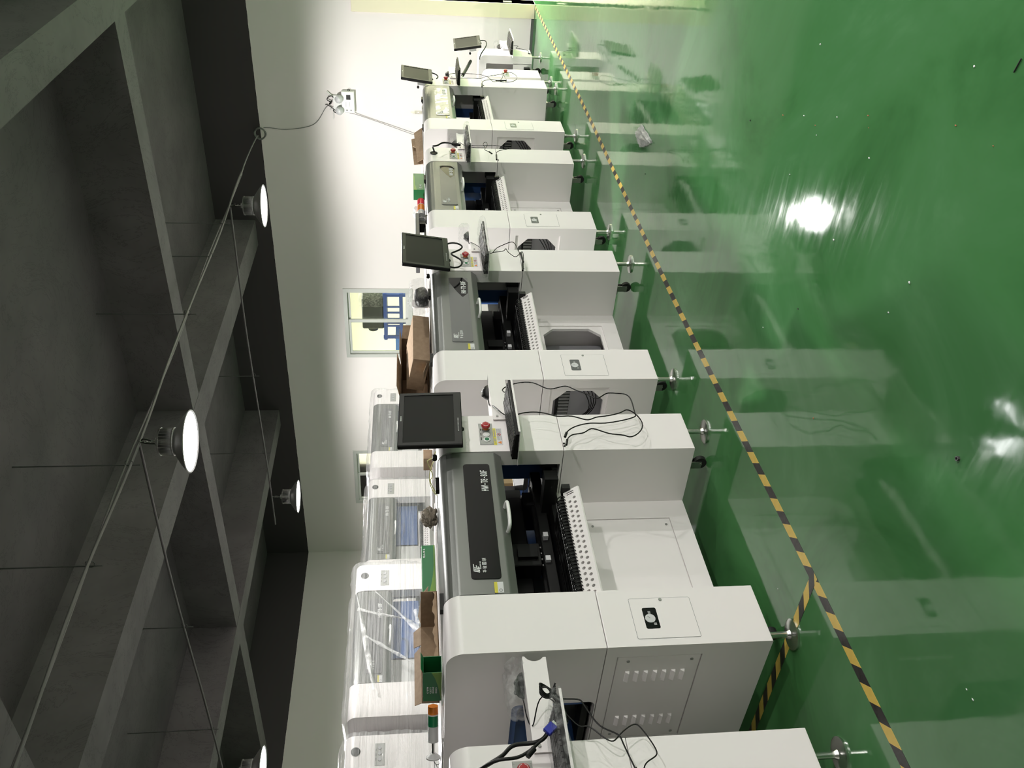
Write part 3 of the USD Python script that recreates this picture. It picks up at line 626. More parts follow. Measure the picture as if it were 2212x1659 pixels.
        obj('gauge_needle', [cyl((0.135, -0.0038, 0.622), (0.146, -0.0038, 0.632), 0.0012, 5), bx(0.10, 0.112, -0.0028, -0.002, 0.600, 0.612), bx(0.158, 0.172, -0.0028, -0.002, 0.615, 0.626)], print_grey, gp)
        obj('door_lock', cyl((0.231, 0.0, 0.558), (0.231, -0.005, 0.558), 0.007, 12), steel, gp)
    # supply sockets at the joint of the right column
    if low and not film_:
        for x in (W - 0.26, W - 0.33 + 0.09):
            obj('socket', cyl((x, 0.001, 0.822), (x, -0.003, 0.822), 0.006, 10), black, t)
    if grommet:
        obj('cable_grommet', ylathe([(0.018, 0.0), (0.034, 0.0), (0.034, 0.004), (0.026, 0.008), (0.018, 0.004), (0.018, 0.0)], W - 0.125, 1.40), rubber, t, smooth=40)
        obj('grommet_core', cyl((W - 0.125, 0.0005, 1.40), (W - 0.125, -0.002, 1.40), 0.02, 18), black, t)
    # feet and casters
    if feet:
        for (x, y) in ((0.075, 0.066), (W - 0.078, 0.066), (0.075, D - 0.08), (W - 0.078, D - 0.08)):
            f = obj('levelling_foot', [trimesh.Trimesh(*(lambda m: (m.vertices + [x, y, 0], m.faces))(lathe([(0, 0), (0.066, 0), (0.066, 0.009), (0.058, 0.013), (0.02, 0.017), (0.014, 0.03), (0, 0.03)], 36)))], chrome, t, smooth=35)
            obj('foot_stem', [cyl((x, y, 0.025), (x, y, ZF), 0.0135, 14), cyl((x, y, 0.103), (x, y, 0.120), 0.019, 6), bx(x - 0.034, x + 0.034, y - 0.034, y + 0.034, 0.122, ZF)], chrome, f)
        for (x, y) in ((0.18, 0.20), (W - 0.18, 0.20), (0.17, D - 0.25), (W - 0.17, D - 0.25)):
            w_ = obj('caster', [cyl((x - 0.013, y, 0.036), (x + 0.013, y, 0.036), 0.036, 24)], rubber, t, smooth=40)
            obj('caster_fork', [bx(x - 0.019, x - 0.015, y - 0.016, y + 0.03, 0.03, 0.10), bx(x + 0.015, x + 0.019, y - 0.016, y + 0.03, 0.03, 0.10), bx(x - 0.03, x + 0.03, y - 0.02, y + 0.045, 0.10, ZF), cyl((x - 0.022, y, 0.036), (x + 0.022, y, 0.036), 0.008, 10)], steel, w_)
    # keyboard and mouse bracket on the right column
    if tray:
        tz = dz
        pl_ = man(prism_y(Polygon([(W - 0.045, 1.083), (W + bl - 0.006, 1.083), (W + bl - 0.006, 1.1), (W + bl, 1.178), (W - 0.045, 1.178)]), -0.012, -0.008)) - man(cyl((W + bl + 0.02, -1, 1.130), (W + bl + 0.02, 1, 1.130), 0.044, 36))
        pl_ += mbx(W - 0.41, W + 0.07, -0.225, -0.008, 1.083, 1.0865) + mbx(W - 0.41, W + 0.07, -0.228, -0.225, 1.083, 1.093)
        pl_ += man(prism_z(Polygon([(W + 0.004, -0.012), (W + bl - 0.006, -0.012), (W + bl, 0.0), (W + bl - 0.004, 0.125), (W + 0.004, 0.125)]), 1.175, 1.1785))
        kb = obj('keyboard_bracket', pl_.translate(shift(tz)), white, t)
        obj('bracket_bolt', cyl((W - 0.02, -0.012, 1.155 + tz), (W - 0.02, -0.018, 1.155 + tz), 0.007, 6), steel, kb)
    if film_:
        obj('front_cover', bx(0.60, R1 - 0.03, 0.12, 0.125, 0.93, 1.17), blue, t, label='blue cover under the film')
        obj('front_cover', bx(R0, 0.59, 0.13, 0.135, 0.86, 1.16), lgrey, t); obj('front_cover', bx(0.60, R1 - 0.06, 0.14, 0.145, 0.84, 0.92), white, t)
        obj('stretch_wrap', rounded_shell((-0.025, -0.03, 0.25), (W + 0.025, D + 0.02, ZT + 0.02), 0.08, 5, 0.03, 3 + int(abs(x0) * 10) % 17, 4.0), wrapfilm, t, smooth=True)
    return t

def prism_z(poly, z0, z1):
    m = extr(poly, z1 - z0); m.apply_translation([0, 0, z0]); return m

FX = 2.098
MACH = {}
MACH[1] = machine('white machine cut off by the photo bottom, blue monitor plug hanging at its bracket', 0.214, 2.913, grommet=True)
MACH[2] = machine('largest whole white machine, dark glossy hood window, louvred side and closed front panel', FX, 2.884)
MACH[3] = machine('white machine with grey filmed hood window and open front hatch, under the downward-tilted monitor', 4.077, 2.989, -2.7, front='open', side='open', window_mat=greyfilm)
MACH[4] = machine('white machine without monitor, black cable leaving a round grommet on its right column', 6.168, 3.032, -2.4, side='open', window_mat=greyfilm, grommet=True, bl=0.315)
MACH[5] = machine('white machine with blotchy film over its hood window, next to the low machine', 8.009, 2.914, 0.0, W=1.592, side='open', window_mat=filmglass)
MACH[6] = machine('low white machine without lower cabinet, farthest in the row beside the end wall', 9.85, 2.965, 0.0, W=1.125, low=False, hood=False, detail=0, estop_side='L', window_mat=greyfilm)
obj('gas_strut', [cyl((1.592, 0.05, 1.07), (1.60, 0.05, 1.07), 0.03, 16), cyl((1.60, 0.05, 1.07), (1.95, 0.05, 1.00), 0.006, 8)], steel, MACH[5])
obj('strut_sleeve', cyl((1.85, 0.05, 1.02), (2.40, 0.05, 0.90), 0.018, 12), black, MACH[5])

for xa in (CW - 0.012, 1.125 - CW):
    obj('inner_wall', bx(xa, xa + 0.012, 0.09, 1.3, 0.14, 0.36), white, MACH[6])
# wrapped machines of the second row, standing on pallets
PZ = 0.64
WR = [(5.93, 3.79, 'brightest film-wrapped machine of the back row, creased film over its grey hood'),
      (6.82, 5.87, 'film-wrapped back-row machine with dark grey hood and blue inside, below the second window'),
      (6.85, 7.62, 'film-wrapped machine in the back row partly behind the largest black monitor'),
      (5.93, 2.13, 'film-wrapped machine at the bottom edge of the photo behind the lying signal tower')]
for (y, x, lab) in WR:
    machine(lab, x, y, 0.0, tray=False, film_=True, window_mat=greyfilm, grommet=True, detail=1, z0=PZ, feet=False, name='wrapped_machine')
    if x == 3.79:
        wm = stage.GetPrimAtPath('/World/wrapped_machine')
        for (a, b, w0) in (((0.98, 1.44), (0.62, 0.30), 0.05), ((1.16, 1.30), (0.38, 0.62), 0.07), ((1.22, 1.47), (0.20, 1.28), 0.045), ((0.70, 1.36), (0.30, 0.80), 0.03), ((0.95, 0.95), (0.15, 0.88), 0.06)):
            n = 40; u = np.linspace(0, 1, n); P = np.outer(1 - u, a) + np.outer(u, b); dv = np.array(b) - a; dv = dv / np.linalg.norm(dv); nv = np.array([-dv[1], dv[0]])
            wv = w0 * (0.55 + 0.45 * np.sin(u * 5 + a[0] * 9)); row = []
            for k_, sgn in enumerate((-1, -0.3, 0.3, 1)):
                q = P + nv * (wv[:, None] * sgn / 2); yy = -0.050 - 0.012 * math.cos(sgn * 1.5) - 0.006 * np.sin(u * 23 + k_)
                row.append(np.stack([q[:, 0], yy, q[:, 1]], 1))
            V = np.vstack(row); F = [[k_ * n + i, k_ * n + i + 1, (k_ + 1) * n + i + 1] for k_ in range(3) for i in range(n - 1)] + [[k_ * n + i, (k_ + 1) * n + i + 1, (k_ + 1) * n + i] for k_ in range(3) for i in range(n - 1)]
            obj('film_fold', trimesh.Trimesh(V, F, process=False), foldfilm, wm, smooth=True)
    t = thing('pallet_stack', f'timber pallet stack hidden under the {lab.split(",")[0]}' if False else 'timber pallet stack hidden under a wrapped machine of the back row', 'pallet', (x, y, 0), 0, 'pallets hidden under the wrapped machines')
    H = (PZ + ZF) / 5
    for k in range(5):
        z = k * H
        for xx in (0.0, 0.70, 1.40): obj('runner', bx(xx, xx + 0.10, 0, D, z, z + H - 0.025), pallet_wood, t)
        for yy in np.linspace(0, D - 0.12, 6): obj('deck_board', bx(0, 1.5, yy, yy + 0.12, z + H - 0.025, z + H), pallet_wood, t)

# ------------------------------------------------------------------ monitors
def monitor(label, c, yaw, tilt, roll, Wm=0.43, Hm=0.325, arm=0.045, arm_drop=0.0, cable=None):
    a, t_, r_ = yaw, tilt, roll
    X = np.array([math.cos(a), math.sin(a), 0]); N = np.array([math.sin(a), -math.cos(a), 0.0]); Zv = np.array([0, 0, 1.0])
    N2 = math.cos(t_) * N + math.sin(t_) * Zv; Z2 = np.cross(N2, X)
    if Z2[2] < 0: Z2 = -Z2
    U = math.cos(r_) * X + math.sin(r_) * Z2; V = -math.sin(r_) * X + math.cos(r_) * Z2; Y = np.cross(V, U)
    m = Gf.Matrix4d(*[float(x) for x in (*U, 0, *Y, 0, *V, 0, *c, 1)])
    t = thing('monitor', label, 'monitor', mtx=m)
    w, h = Wm / 2, Hm / 2
    case = cbx(-w, w, 0.0, 0.028, -h, h, 0.004) - mbx(-w + 0.024, w - 0.024, -1, 0.004, -h + 0.040, h - 0.026)
    case += m3.Manifold.hull_points(np.array([(-w + 0.02, 0.027, -h + 0.02), (w - 0.02, 0.027, -h + 0.02), (-w + 0.02, 0.027, h - 0.02), (w - 0.02, 0.027, h - 0.02), (-0.13, 0.055, -0.10), (0.13, 0.055, -0.10), (-0.13, 0.055, 0.08), (0.13, 0.055, 0.08)]))
    obj('case', case, black, t)
    obj('screen', bx(-w + 0.023, w - 0.023, 0.003, 0.006, -h + 0.039, h - 0.025), screenm, t)
    obj('lower_lip', bx(-w + 0.024, w - 0.024, -0.001, 0.004, -h + 0.036, -h + 0.040), steel, t) if False else None
    obj('brand_lettering', text_y('lenovo', -0.025, h - 0.016, 0.0075, 0.042, -0.0002, True), print_white, t)
    obj('menu_icon', [bx(-w + 0.10 + 0.011 * k, -w + 0.107 + 0.011 * k, -0.001, 0.001, -h + 0.017, -h + 0.023) for k in range(10)], print_grey, t)
    obj('power_button', blob((-w + 0.13, 0.012, -h), (0.015, 0.008, 0.010), 0, 1, 2), black, t, smooth=True)
    obj('mount_arm', [bx(-0.05, 0.05, 0.05, 0.062, -0.09, 0.0), bx(-0.025, 0.025, 0.06, 0.06 + arm, -0.10, -0.02)], lgrey, t)
    obj('arm_knob', cyl((-w - 0.005, 0.07, -0.02), (-w - 0.03, 0.07, -0.02), 0.012, 12), black, t)
    if cable is not None:
        R_ = np.stack([U, Y, V])
        obj('cable', tube([R_ @ (np.array(q) - c) for q in cable], 0.006, 8), black, t)
    return t
monitor('largest black monitor, facing the camera on the closed-panel machine', np.array([3.467, 2.78, 1.516]), -0.003, 0.037, -0.019)
monitor('black monitor tilted downward on the machine with the open front hatch', np.array([5.34, 2.798, 1.509]), -0.019, -0.142, 0.013,
        cable=[(5.44, 2.84, 1.37), (5.50, 2.83, 1.345), (5.50, 2.83, 1.28), (5.47, 2.84, 1.25), (5.40, 2.84, 1.30), (5.36, 2.84, 1.33), (5.32, 2.86, 1.27), (5.22, 2.86, 1.28), (5.19, 2.84, 1.36)])
monitor('grey-looking monitor tilted downward on the machine with blotchy hood film', np.array([9.213, 2.763, 1.54]), 0.003, -0.129, 0.002, arm=0.05,
        cable=[(9.36, 2.80, 1.40), (9.42, 2.82, 1.37), (9.40, 2.83, 1.33), (9.30, 2.84, 1.33)])
monitor('farthest monitor, leaning back on top of the low machine', np.array([10.704, 2.823, 0.933]), -0.009, 0.163, -0.012, arm=0.05,
        cable=[(10.80, 2.86, 0.80), (10.86, 2.84, 0.74), (10.84, 2.84, 0.70), (10.70, 2.86, 0.70), (10.55, 2.9, 0.76), (10.45, 2.95, 0.79)])
# white plates that carry the monitors, on the machine tops
for i, xo in ((3, 1.26), (5, 1.33)):
    pl_ = man(prism_y(rrect(xo - 0.06, xo + 0.04, ZT + 0.005, ZT + 0.125, 0.02), 0.30, 0.306)) - man(cyl((xo - 0.03, 0, ZT + 0.05), (xo - 0.03, 1, ZT + 0.05), 0.012, 16))
    obj('monitor_plate', pl_ + mbx(xo - 0.06, xo + 0.04, 0.25, 0.306, ZT, ZT + 0.006), white, MACH[i])
for i, Wm in ((2, 1.508), (3, 1.508), (4, 1.508), (5, 1.592)):
    for x in (CW + 0.01, Wm - 0.46): obj('hood_hinge', [bx(x, x + 0.09, 0.10, 0.13, ZT - 0.006, ZT + 0.014), bx(x + 0.02, x + 0.07, 0.13, 0.15, ZT - 0.004, ZT + 0.008)], black, MACH[i])

# ------------------------------------------------------------------ keyboards and mice
MP = {1: (0.214, 2.913, 0, 1.508, 0), 2: (FX, 2.884, 0, 1.508, 0), 3: (4.077, 2.989, -2.7, 1.508, 0), 4: (6.168, 3.032, -2.4, 1.508, 0), 5: (8.009, 2.914, 0, 1.592, 0), 6: (9.85, 2.965, 0, 1.125, ZF - ZJ)}
def to_local(i, q):
    x0, y0, rz, _, _ = MP[i]; a = math.radians(-rz); dx, dy = q[0] - x0, q[1] - y0
    return (dx * math.cos(a) - dy * math.sin(a), dx * math.sin(a) + dy * math.cos(a), q[2])
def plug(a, b, r=0.006): return cyl(a, np.array(a) + (np.array(b) - np.array(a)), r, 10)
def keyboard(i, label, cord=None, bag=False, r=0.0028):
    x0, y0, rz, Wm, dz = MP[i]
    t = thing('keyboard', label, 'keyboard', (x0, y0, 0), rz)
    z = 1.0870 + dz
    x1, x2, y1, y2 = Wm - 0.406, Wm + 0.045, -0.205, -0.045
    body = m3.Manifold.hull_points(np.array([(x1, y1, z), (x2, y1, z), (x1, y2, z), (x2, y2, z), (x1, y1, z + 0.016), (x2, y1, z + 0.016), (x1, y2, z + 0.028), (x2, y2, z + 0.028)]))
    obj('case', body, black, t)
    keys = []
    for rr in range(6):
        yy = y1 + 0.014 + rr * 0.0235; zz = z + 0.016 + 0.012 * (yy + 0.01 - y1) / (y2 - y1)
        for cc in range(21):
            xx = x1 + 0.010 + cc * 0.0207
            if rr == 0 and 4 <= cc <= 9: continue
            keys.append(bx(xx, xx + 0.0175, yy, yy + 0.019, zz - 0.002, zz + 0.006))
        if rr == 0: keys.append(bx(x1 + 0.010 + 4 * 0.0207, x1 + 0.010 + 10 * 0.0207 - 0.003, yy, yy + 0.019, zz - 0.002, zz + 0.006))
    obj('keys', keys, M_key, t, kind='stuff')
    if cord is not None:
        p = [to_local(i, q) for q in cord]
        obj('cord', tube(p, r, 6), black, t)
        obj('plug', cyl(p[-2], p[-1], 0.007, 10), black, t)
    if bag:
        obj('plastic_bag', rounded_shell((x1 - 0.01, y1 - 0.02, z - 0.0005), (x2 + 0.03, y2 + 0.012, z + 0.034), 0.012, 4, 0.014, 20 + i, 14.0), bagfilm, t, smooth=True)
    return t
M_key = M('key_black', (0.022, 0.022, 0.022), 0.5)
def mouse(i, label, cord=None, bag=False, r=0.0025):
    x0, y0, rz, Wm, dz = MP[i]
    t = thing('mouse', label, 'mouse', (x0, y0, 0), rz)
    z = 1.179 + dz; cx, cy = Wm + (0.215 if i == 4 else 0.275), 0.05
    b = blob((0, 0, 0), (0.057, 0.031, 0.034), 0.0, 1, 3); v = b.vertices
    v[:, 2] = np.maximum(v[:, 2], 0); v[:, 2] *= 1 - 0.25 * (v[:, 0] / 0.057); b.vertices = v + [cx, cy, z]
    obj('body', b, black, t, smooth=50)
    s = blob((0, 0, 0), (0.020, 0.026, 0.033), 0.0, 1, 2); s.vertices = np.maximum(s.vertices, [-9, -9, 0.002]) + [cx + 0.012, cy, z + 0.0035]
    obj('top_inlay', s, label_white if i == 2 else black, t, smooth=50)
    obj('wheel', cyl((cx - 0.03, cy - 0.004, z + 0.032), (cx - 0.03, cy + 0.004, z + 0.032), 0.008, 14), rubber, t)
    pts = [(cx - 0.055, cy, z + 0.008), (cx - 0.10, cy - 0.005, z + 0.004), (cx - 0.16, cy - 0.03, z + 0.0035), (Wm + 0.06, -0.02, z - 0.01)]
    if cord is not None:
        p = pts + [to_local(i, q) for q in cord]
        obj('cord', tube(p, r, 6), black, t); obj('plug', cyl(p[-2], p[-1], 0.006, 10), black, t)
    else:
        obj('cord', tube(pts, r, 6), black, t)
    if bag:
        obj('plastic_bag', rounded_shell((cx - 0.105, cy - 0.05, z - 0.0005), (cx + 0.085, cy + 0.055, z + 0.055), 0.02, 4, 0.022, 40 + i, 16.0), bagfilm, t, smooth=True)
    return t
c1 = [(1.87, 2.8, 1.137), (1.842, 2.8, 1.117), (1.823, 2.8, 1.062), (1.817, 2.8, 1.002), (1.803, 2.8, 0.99), (1.733, 2.8, 0.959), (1.696, 2.8, 0.928), (1.668, 2.8, 0.882), (1.643, 2.8, 0.873), (1.542, 2.8, 0.849), (1.48, 2.82, 0.83)]
c2 = [(1.85, 2.82, 1.13), (1.724, 2.82, 1.015), (1.722, 2.82, 0.987), (1.684, 2.82, 0.942), (1.657, 2.82, 0.903), (1.68, 2.82, 0.872), (1.718, 2.82, 0.81), (1.705, 2.82, 0.791), (1.619, 2.82, 0.754), (1.594, 2.82, 0.758), (1.573, 2.82, 0.793), (1.548, 2.82, 0.812), (1.50, 2.83, 0.82)]
keyboard(1, 'bagged keyboard at the bottom of the photo, under the blue monitor plug', c1, True)
mouse(1, 'mouse in a clear bag at the bottom of the photo, nearest the camera', c2, True)
A2 = [(3.70, 2.80, 1.10), (3.783, 2.82, 1.09), (3.817, 2.82, 0.941), (3.758, 2.82, 0.854), (3.782, 2.82, 0.761), (3.745, 2.82, 0.707), (3.703, 2.82, 0.644), (3.667, 2.82, 0.603), (3.711, 2.82, 0.541), (3.712, 2.82, 0.485), (3.69, 2.82, 0.423), (3.535, 2.82, 0.417), (3.505, 2.82, 0.423), (3.453, 2.82, 0.596), (3.454, 2.82, 0.671), (3.424, 2.82, 0.766), (3.379, 2.82, 0.813), (3.345, 2.82, 0.826)]
B2 = [(3.56, 2.84, 1.12), (3.503, 2.8, 1.073), (3.522, 2.8, 1.026), (3.521, 2.8, 0.921), (3.491, 2.8, 0.847), (3.49, 2.8, 0.772), (3.458, 2.8, 0.692), (3.476, 2.8, 0.647), (3.487, 2.8, 0.593), (3.52, 2.8, 0.495), (3.537, 2.8, 0.457), (3.412, 2.8, 0.405), (3.314, 2.8, 0.489), (3.326, 2.8, 0.52), (3.345, 2.8, 0.601), (3.384, 2.8, 0.682), (3.353, 2.8, 0.728), (3.338, 2.8, 0.788), (3.30, 2.8, 0.823), (3.258, 2.8, 0.834)]
keyboard(2, 'unwrapped black keyboard below the largest monitor, long cord looping down the white front', A2, False, 0.0033)
mouse(2, 'black and silver mouse without bag, right of the largest monitor', B2, False, 0.0033)
keyboard(3, 'black keyboard in shiny bag under the downward-tilted monitor of the open-hatch machine', [(5.45, 2.84, 1.10), (5.435, 2.86, 1.096), (5.428, 2.86, 1.071), (5.415, 2.86, 1.053), (5.426, 2.86, 1.036), (5.487, 2.86, 1.006), (5.543, 2.86, 0.953), (5.593, 2.86, 0.886), (5.587, 2.86, 0.871), (5.532, 2.86, 0.856), (5.47, 2.86, 0.85), (5.423, 2.86, 0.842), (5.278, 2.86, 0.837), (5.17, 2.86, 0.848)], True)
mouse(3, 'bagged mouse beside the downward-tilted monitor of the open-hatch machine', [(5.396, 2.85, 1.055), (5.407, 2.85, 1.038), (5.432, 2.85, 0.963), (5.456, 2.85, 0.945), (5.469, 2.85, 0.937), (5.436, 2.85, 0.931), (5.376, 2.85, 0.905), (5.35, 2.85, 0.879), (5.411, 2.85, 0.837), (5.273, 2.85, 0.833)], True)
keyboard(4, 'bagged keyboard on the machine with the round cable grommet', [(7.55, 2.86, 1.11), (7.514, 2.87, 1.116), (7.483, 2.87, 1.003), (7.5, 2.87, 0.857), (7.46, 2.87, 0.755), (7.436, 2.87, 0.728), (7.38, 2.87, 0.819), (7.279, 2.87, 0.856), (7.169, 2.87, 0.863)], True)
mouse(4, 'bagged mouse on the machine with the round cable grommet', [(7.501, 2.88, 1.116), (7.459, 2.88, 0.985), (7.474, 2.88, 0.945), (7.55, 2.88, 0.954), (7.604, 2.88, 0.926), (7.501, 2.88, 0.924), (7.423, 2.88, 0.949), (7.375, 2.88, 0.914), (7.326, 2.88, 0.89)], True)
keyboard(5, 'keyboard on the machine with blotchy hood film', [(9.35, 2.82, 1.10), (9.313, 2.83, 1.098), (9.326, 2.83, 0.986), (9.321, 2.83, 0.863), (9.381, 2.83, 0.813), (9.492, 2.83, 0.634), (9.578, 2.83, 0.534), (9.474, 2.83, 0.464), (9.288, 2.83, 0.494), (9.224, 2.83, 0.59), (9.269, 2.83, 0.676), (9.297, 2.83, 0.752), (9.235, 2.83, 0.835), (9.144, 2.83, 0.858), (9.039, 2.83, 0.865)], False)
mouse(5, 'plain black mouse on the machine with blotchy hood film', [(9.50, 2.84, 0.9), (9.418, 2.84, 0.776), (9.261, 2.84, 0.721), (9.398, 2.84, 0.619), (9.528, 2.84, 0.613), (9.311, 2.84, 0.581), (9.30, 2.84, 0.70)], False)
keyboard(6, 'keyboard on the low far machine beside the end wall', [(10.75, 2.83, 0.40), (10.6, 2.85, 0.41), (10.528, 2.85, 0.394), (10.671, 2.85, 0.418), (10.707, 2.85, 0.313), (10.613, 2.85, 0.348), (10.578, 2.85, 0.275), (10.499, 2.85, 0.209), (10.40, 2.85, 0.223), (10.39, 2.85, 0.195)], False)
mouse(6, 'mouse in white film on the low far machine beside the end wall', None, True)

# monitor leads
t = thing('monitor_cable', 'thick black monitor cable with blue plug at the bottom of the photo', 'cable', (0, 0, 0))
obj('lead', tube([(1.597, 2.905, 1.40), (1.58, 2.85, 1.407), (1.587, 2.78, 1.333), (1.611, 2.78, 1.297), (1.637, 2.78, 1.266), (1.643, 2.78, 1.2), (1.645, 2.76, 1.16), (1.665, 2.745, 1.142)], 0.0075, 8), black, t, smooth=60)
obj('lead', tube([(1.597, 2.905, 1.39), (1.565, 2.82, 1.405), (1.576, 2.76, 1.323), (1.581, 2.76, 1.262), (1.608, 2.76, 1.206), (1.637, 2.76, 1.171), (1.65, 2.75, 1.15), (1.68, 2.74, 1.118)], 0.006, 8), black, t, smooth=60)
obj('ferrite_core', cyl((1.584, 2.76, 1.222), (1.612, 2.762, 1.196), 0.0105, 14), black, t)
obj('vga_plug', cbx(-0.016, 0.016, -0.008, 0.008, 0, 0.042, 0.002).rotate([0, 137, 0]).translate([1.652, 2.735, 1.15]), vgablue, t, label='blue monitor plug')
obj('plug_shell', cbx(-0.012, 0.012, -0.005, 0.005, 0.042, 0.052, 0.001).rotate([0, 137, 0]).translate([1.652, 2.735, 1.15]), chrome, t)
obj('power_plug', cbx(-0.013, 0.013, -0.010, 0.010, 0, 0.07, 0.003).rotate([0, 150, 0]).translate([1.672, 2.75, 1.13]), black, t)
t = thing('cord_bundle', 'bundle of coiled black cord tied at the right end of the nearest keyboard bracket', 'cord', (0, 0, 0))
for k in range(4):
    o = 0.006 * k
    obj('loop', tube([(1.80 + o, 2.71 - o, 1.10), (1.766 + o, 2.70, 1.142), (1.785 + o, 2.70 - o, 1.158), (1.806 + o, 2.70, 1.150), (1.806, 2.70 + o, 1.130 - o), (1.777, 2.71, 1.113 - o), (1.765, 2.72, 1.098 - o)], 0.0032, 6), black, t, smooth=60)
t = thing('monitor_cable', 'black cable curving from the round grommet to a plug at the bagged keyboard', 'cable', (0, 0, 0))
obj('lead', tube([(7.548, 2.963, 1.395), (7.50, 2.90, 1.41), (7.43, 2.86, 1.40), (7.44, 2.86, 1.375), (7.503, 2.86, 1.33), (7.515, 2.86, 1.288), (7.49, 2.86, 1.235)], 0.0075, 8), black, t, smooth=60)
obj('plug', cyl((7.49, 2.86, 1.24), (7.468, 2.86, 1.165), 0.013, 10), black, t)

# ------------------------------------------------------------------ boxes and things lying on the machine tops
TT = ZT + 0.0062
t = thing('green_box', 'long green carton lying upside down beside the brown open carton', 'box', (3.06, 3.72, TT))
obj('carton', cbx(0, 0.40, 0, 0.13, 0, 0.076, 0.0015), greencard, t)
xs = np.linspace(0, 0.4, 24); band = 0.008 + 0.045 * np.clip(1 - xs / 0.3, 0, 1) ** 2.2
obj('lime_swoosh', prism_y(Polygon([(0, 0.001)] + list(zip(xs, band))[0:] + [(0.4, 0.001)]), -0.0007, 0.001), limecard, t)
obj('lettering', text_y('TAYB', 0.305, 0.056, 0.011, 0.07, -0.0002, True, flip=True), print_white, t)
def open_carton(t, w, dd, h, thick=0.004, front=0.5):
    obj('bottom', bx(0, w, 0, dd, 0, thick), cardin, t)
    obj('back_wall', bx(0, w, dd - thick, dd, 0, h), card, t); obj('side_wall', bx(0, thick, 0, dd, 0, h), card, t); obj('side_wall', bx(w - thick, w, 0, dd, 0, h), card, t)
    jag = [(0, 0)] + [(x, h * front + 0.006 * math.sin(x * 37) + 0.004 * math.sin(x * 91)) for x in np.linspace(0, w, 22)] + [(w, 0)]
    obj('front_wall', prism_y(Polygon(jag), 0, thick), card, t)
def flap(t, a, b, c, d, th=0.003, m=None):
    P = np.array([a, b, c, d], float); n = np.cross(P[1] - P[0], P[2] - P[0]); n /= np.linalg.norm(n)
    obj('flap', m3.Manifold.hull_points(np.vstack([P, P + n * th])), m or card, t)
t = thing('brown_carton', 'torn open brown carton lying between the two green boxes', 'box', (2.50, 3.52, TT), 6)
open_carton(t, 0.50, 0.26, 0.085, front=0.25)
flap(t, (0.0, 0.257, 0.083), (0.36, 0.257, 0.083), (0.35, 0.30, 0.118), (0.02, 0.30, 0.118)); flap(t, (0.37, 0.257, 0.083), (0.5, 0.257, 0.083), (0.49, 0.29, 0.122), (0.38, 0.29, 0.122))
flap(t, (0.497, 0.02, 0.08), (0.497, 0.24, 0.083), (0.57, 0.25, 0.10), (0.59, 0.05, 0.045))
t = thing('green_box', 'small green carton standing open beside the lying signal tower', 'box', (2.275, 3.25, TT))
obj('carton', mbx(0, 0.085, 0, 0.21, 0, 0.082) - mbx(0.0025, 0.0825, -1, 0.2075, 0.0025, 0.0795), greencard, t)
flap(t, (0.0, 0.0, 0.082), (0.085, 0.0, 0.082), (0.085, -0.03, 0.092), (0.0, -0.03, 0.092), 0.002, greencard)
obj('lime_swoosh', prism_x(Polygon([(0.0, 0.001), (0.21, 0.001), (0.10, 0.016), (0.04, 0.03), (0.0, 0.045)]), -0.0007, 0.001), limecard, t)
obj('lettering', [text_nx(s, 0.15, 0.058 - 0.0125 * k, 0.007, 0.05 - 0.006 * (k % 2), -0.0005, True, flip=True) for k, s in enumerate(('ALLO', 'LED', '1003', 'CE0'))] , print_white, t)
def tower(name, label, p, dirv, cols, r=0.024):
    t = thing('signal_tower', label, 'signal light', p)
    d_ = np.array(dirv, float); d_ /= np.linalg.norm(d_); s = 0.0
    for mat_, L in cols:
        obj('lens' if mat_ not in (lgrey, steel) else 'base_tube', cyl(d_ * s, d_ * (s + L), r, 22), mat_, t, smooth=30); s += L
        obj('joint_ring', cyl(d_ * s, d_ * (s + 0.006), r + 0.001, 22), lgrey, t, smooth=30); s += 0.006
    obj('pole', cyl(d_ * s, d_ * (s + 0.06), 0.008, 12), chrome, t); s += 0.055
    obj('foot_flange', [cyl(d_ * s, d_ * (s + 0.016), 0.014, 20, 0.03), cyl(d_ * (s + 0.016), d_ * (s + 0.022), 0.034, 24)], lgrey, t, smooth=30)
    return t, d_, s
t, d_, s = tower('s', 'signal tower with orange and green lenses lying beside the small green box', (2.315, 3.56, TT + 0.036), (-0.60, 0.80, 0.0), [(orange, 0.035), (greenb, 0.05), (lgrey, 0.06)])
e = d_ * (s + 0.02)
obj('lead_wire', [tube([e, e + d_ * 0.03 + [0, 0, -0.01], e + d_ * 0.05 + [0.02, 0.0, -0.025], e + d_ * 0.03 + [0.05, 0.02, -0.034]], 0.0015, 5), tube([e, e + d_ * 0.025 + [0, 0.01, -0.01], e + d_ * 0.06 + [0.0, 0.0, -0.03]], 0.0015, 5)], wirem, t)
o = obj('crumpled_paper', blob((3.25, 3.28, TT + 0.034), (0.06, 0.045, 0.040), 0.55, 9, 3), tissue); tag(o, 'crumpled brown paper on top of the closed-panel machine', 'paper')
o = obj('cardboard_block', cbx(4.10, 4.19, 3.62, 3.72, TT, TT + 0.055, 0.002), card); tag(o, 'small plain tan block peeking out below the lower edge of the largest monitor', 'box')
wz = ZT + 0.003
o = obj('loose_wires', [tube([(3.57, 3.10, wz), (3.53, 3.12, wz + 0.03), (3.48, 3.10, wz + 0.045), (3.42, 3.13, wz + 0.02), (3.36, 3.11, wz + 0.03), (3.28, 3.14, wz)], 0.0028, 6), tube([(3.58, 3.16, wz), (3.5, 3.14, wz + 0.022), (3.4, 3.15, wz + 0.036), (3.3, 3.17, wz)], 0.0025, 6)], M('yellow_wire', (0.55, 0.55, 0.2), 0.5)); tag(o, 'loose yellow and green wires behind the hood of the closed-panel machine', 'wires')

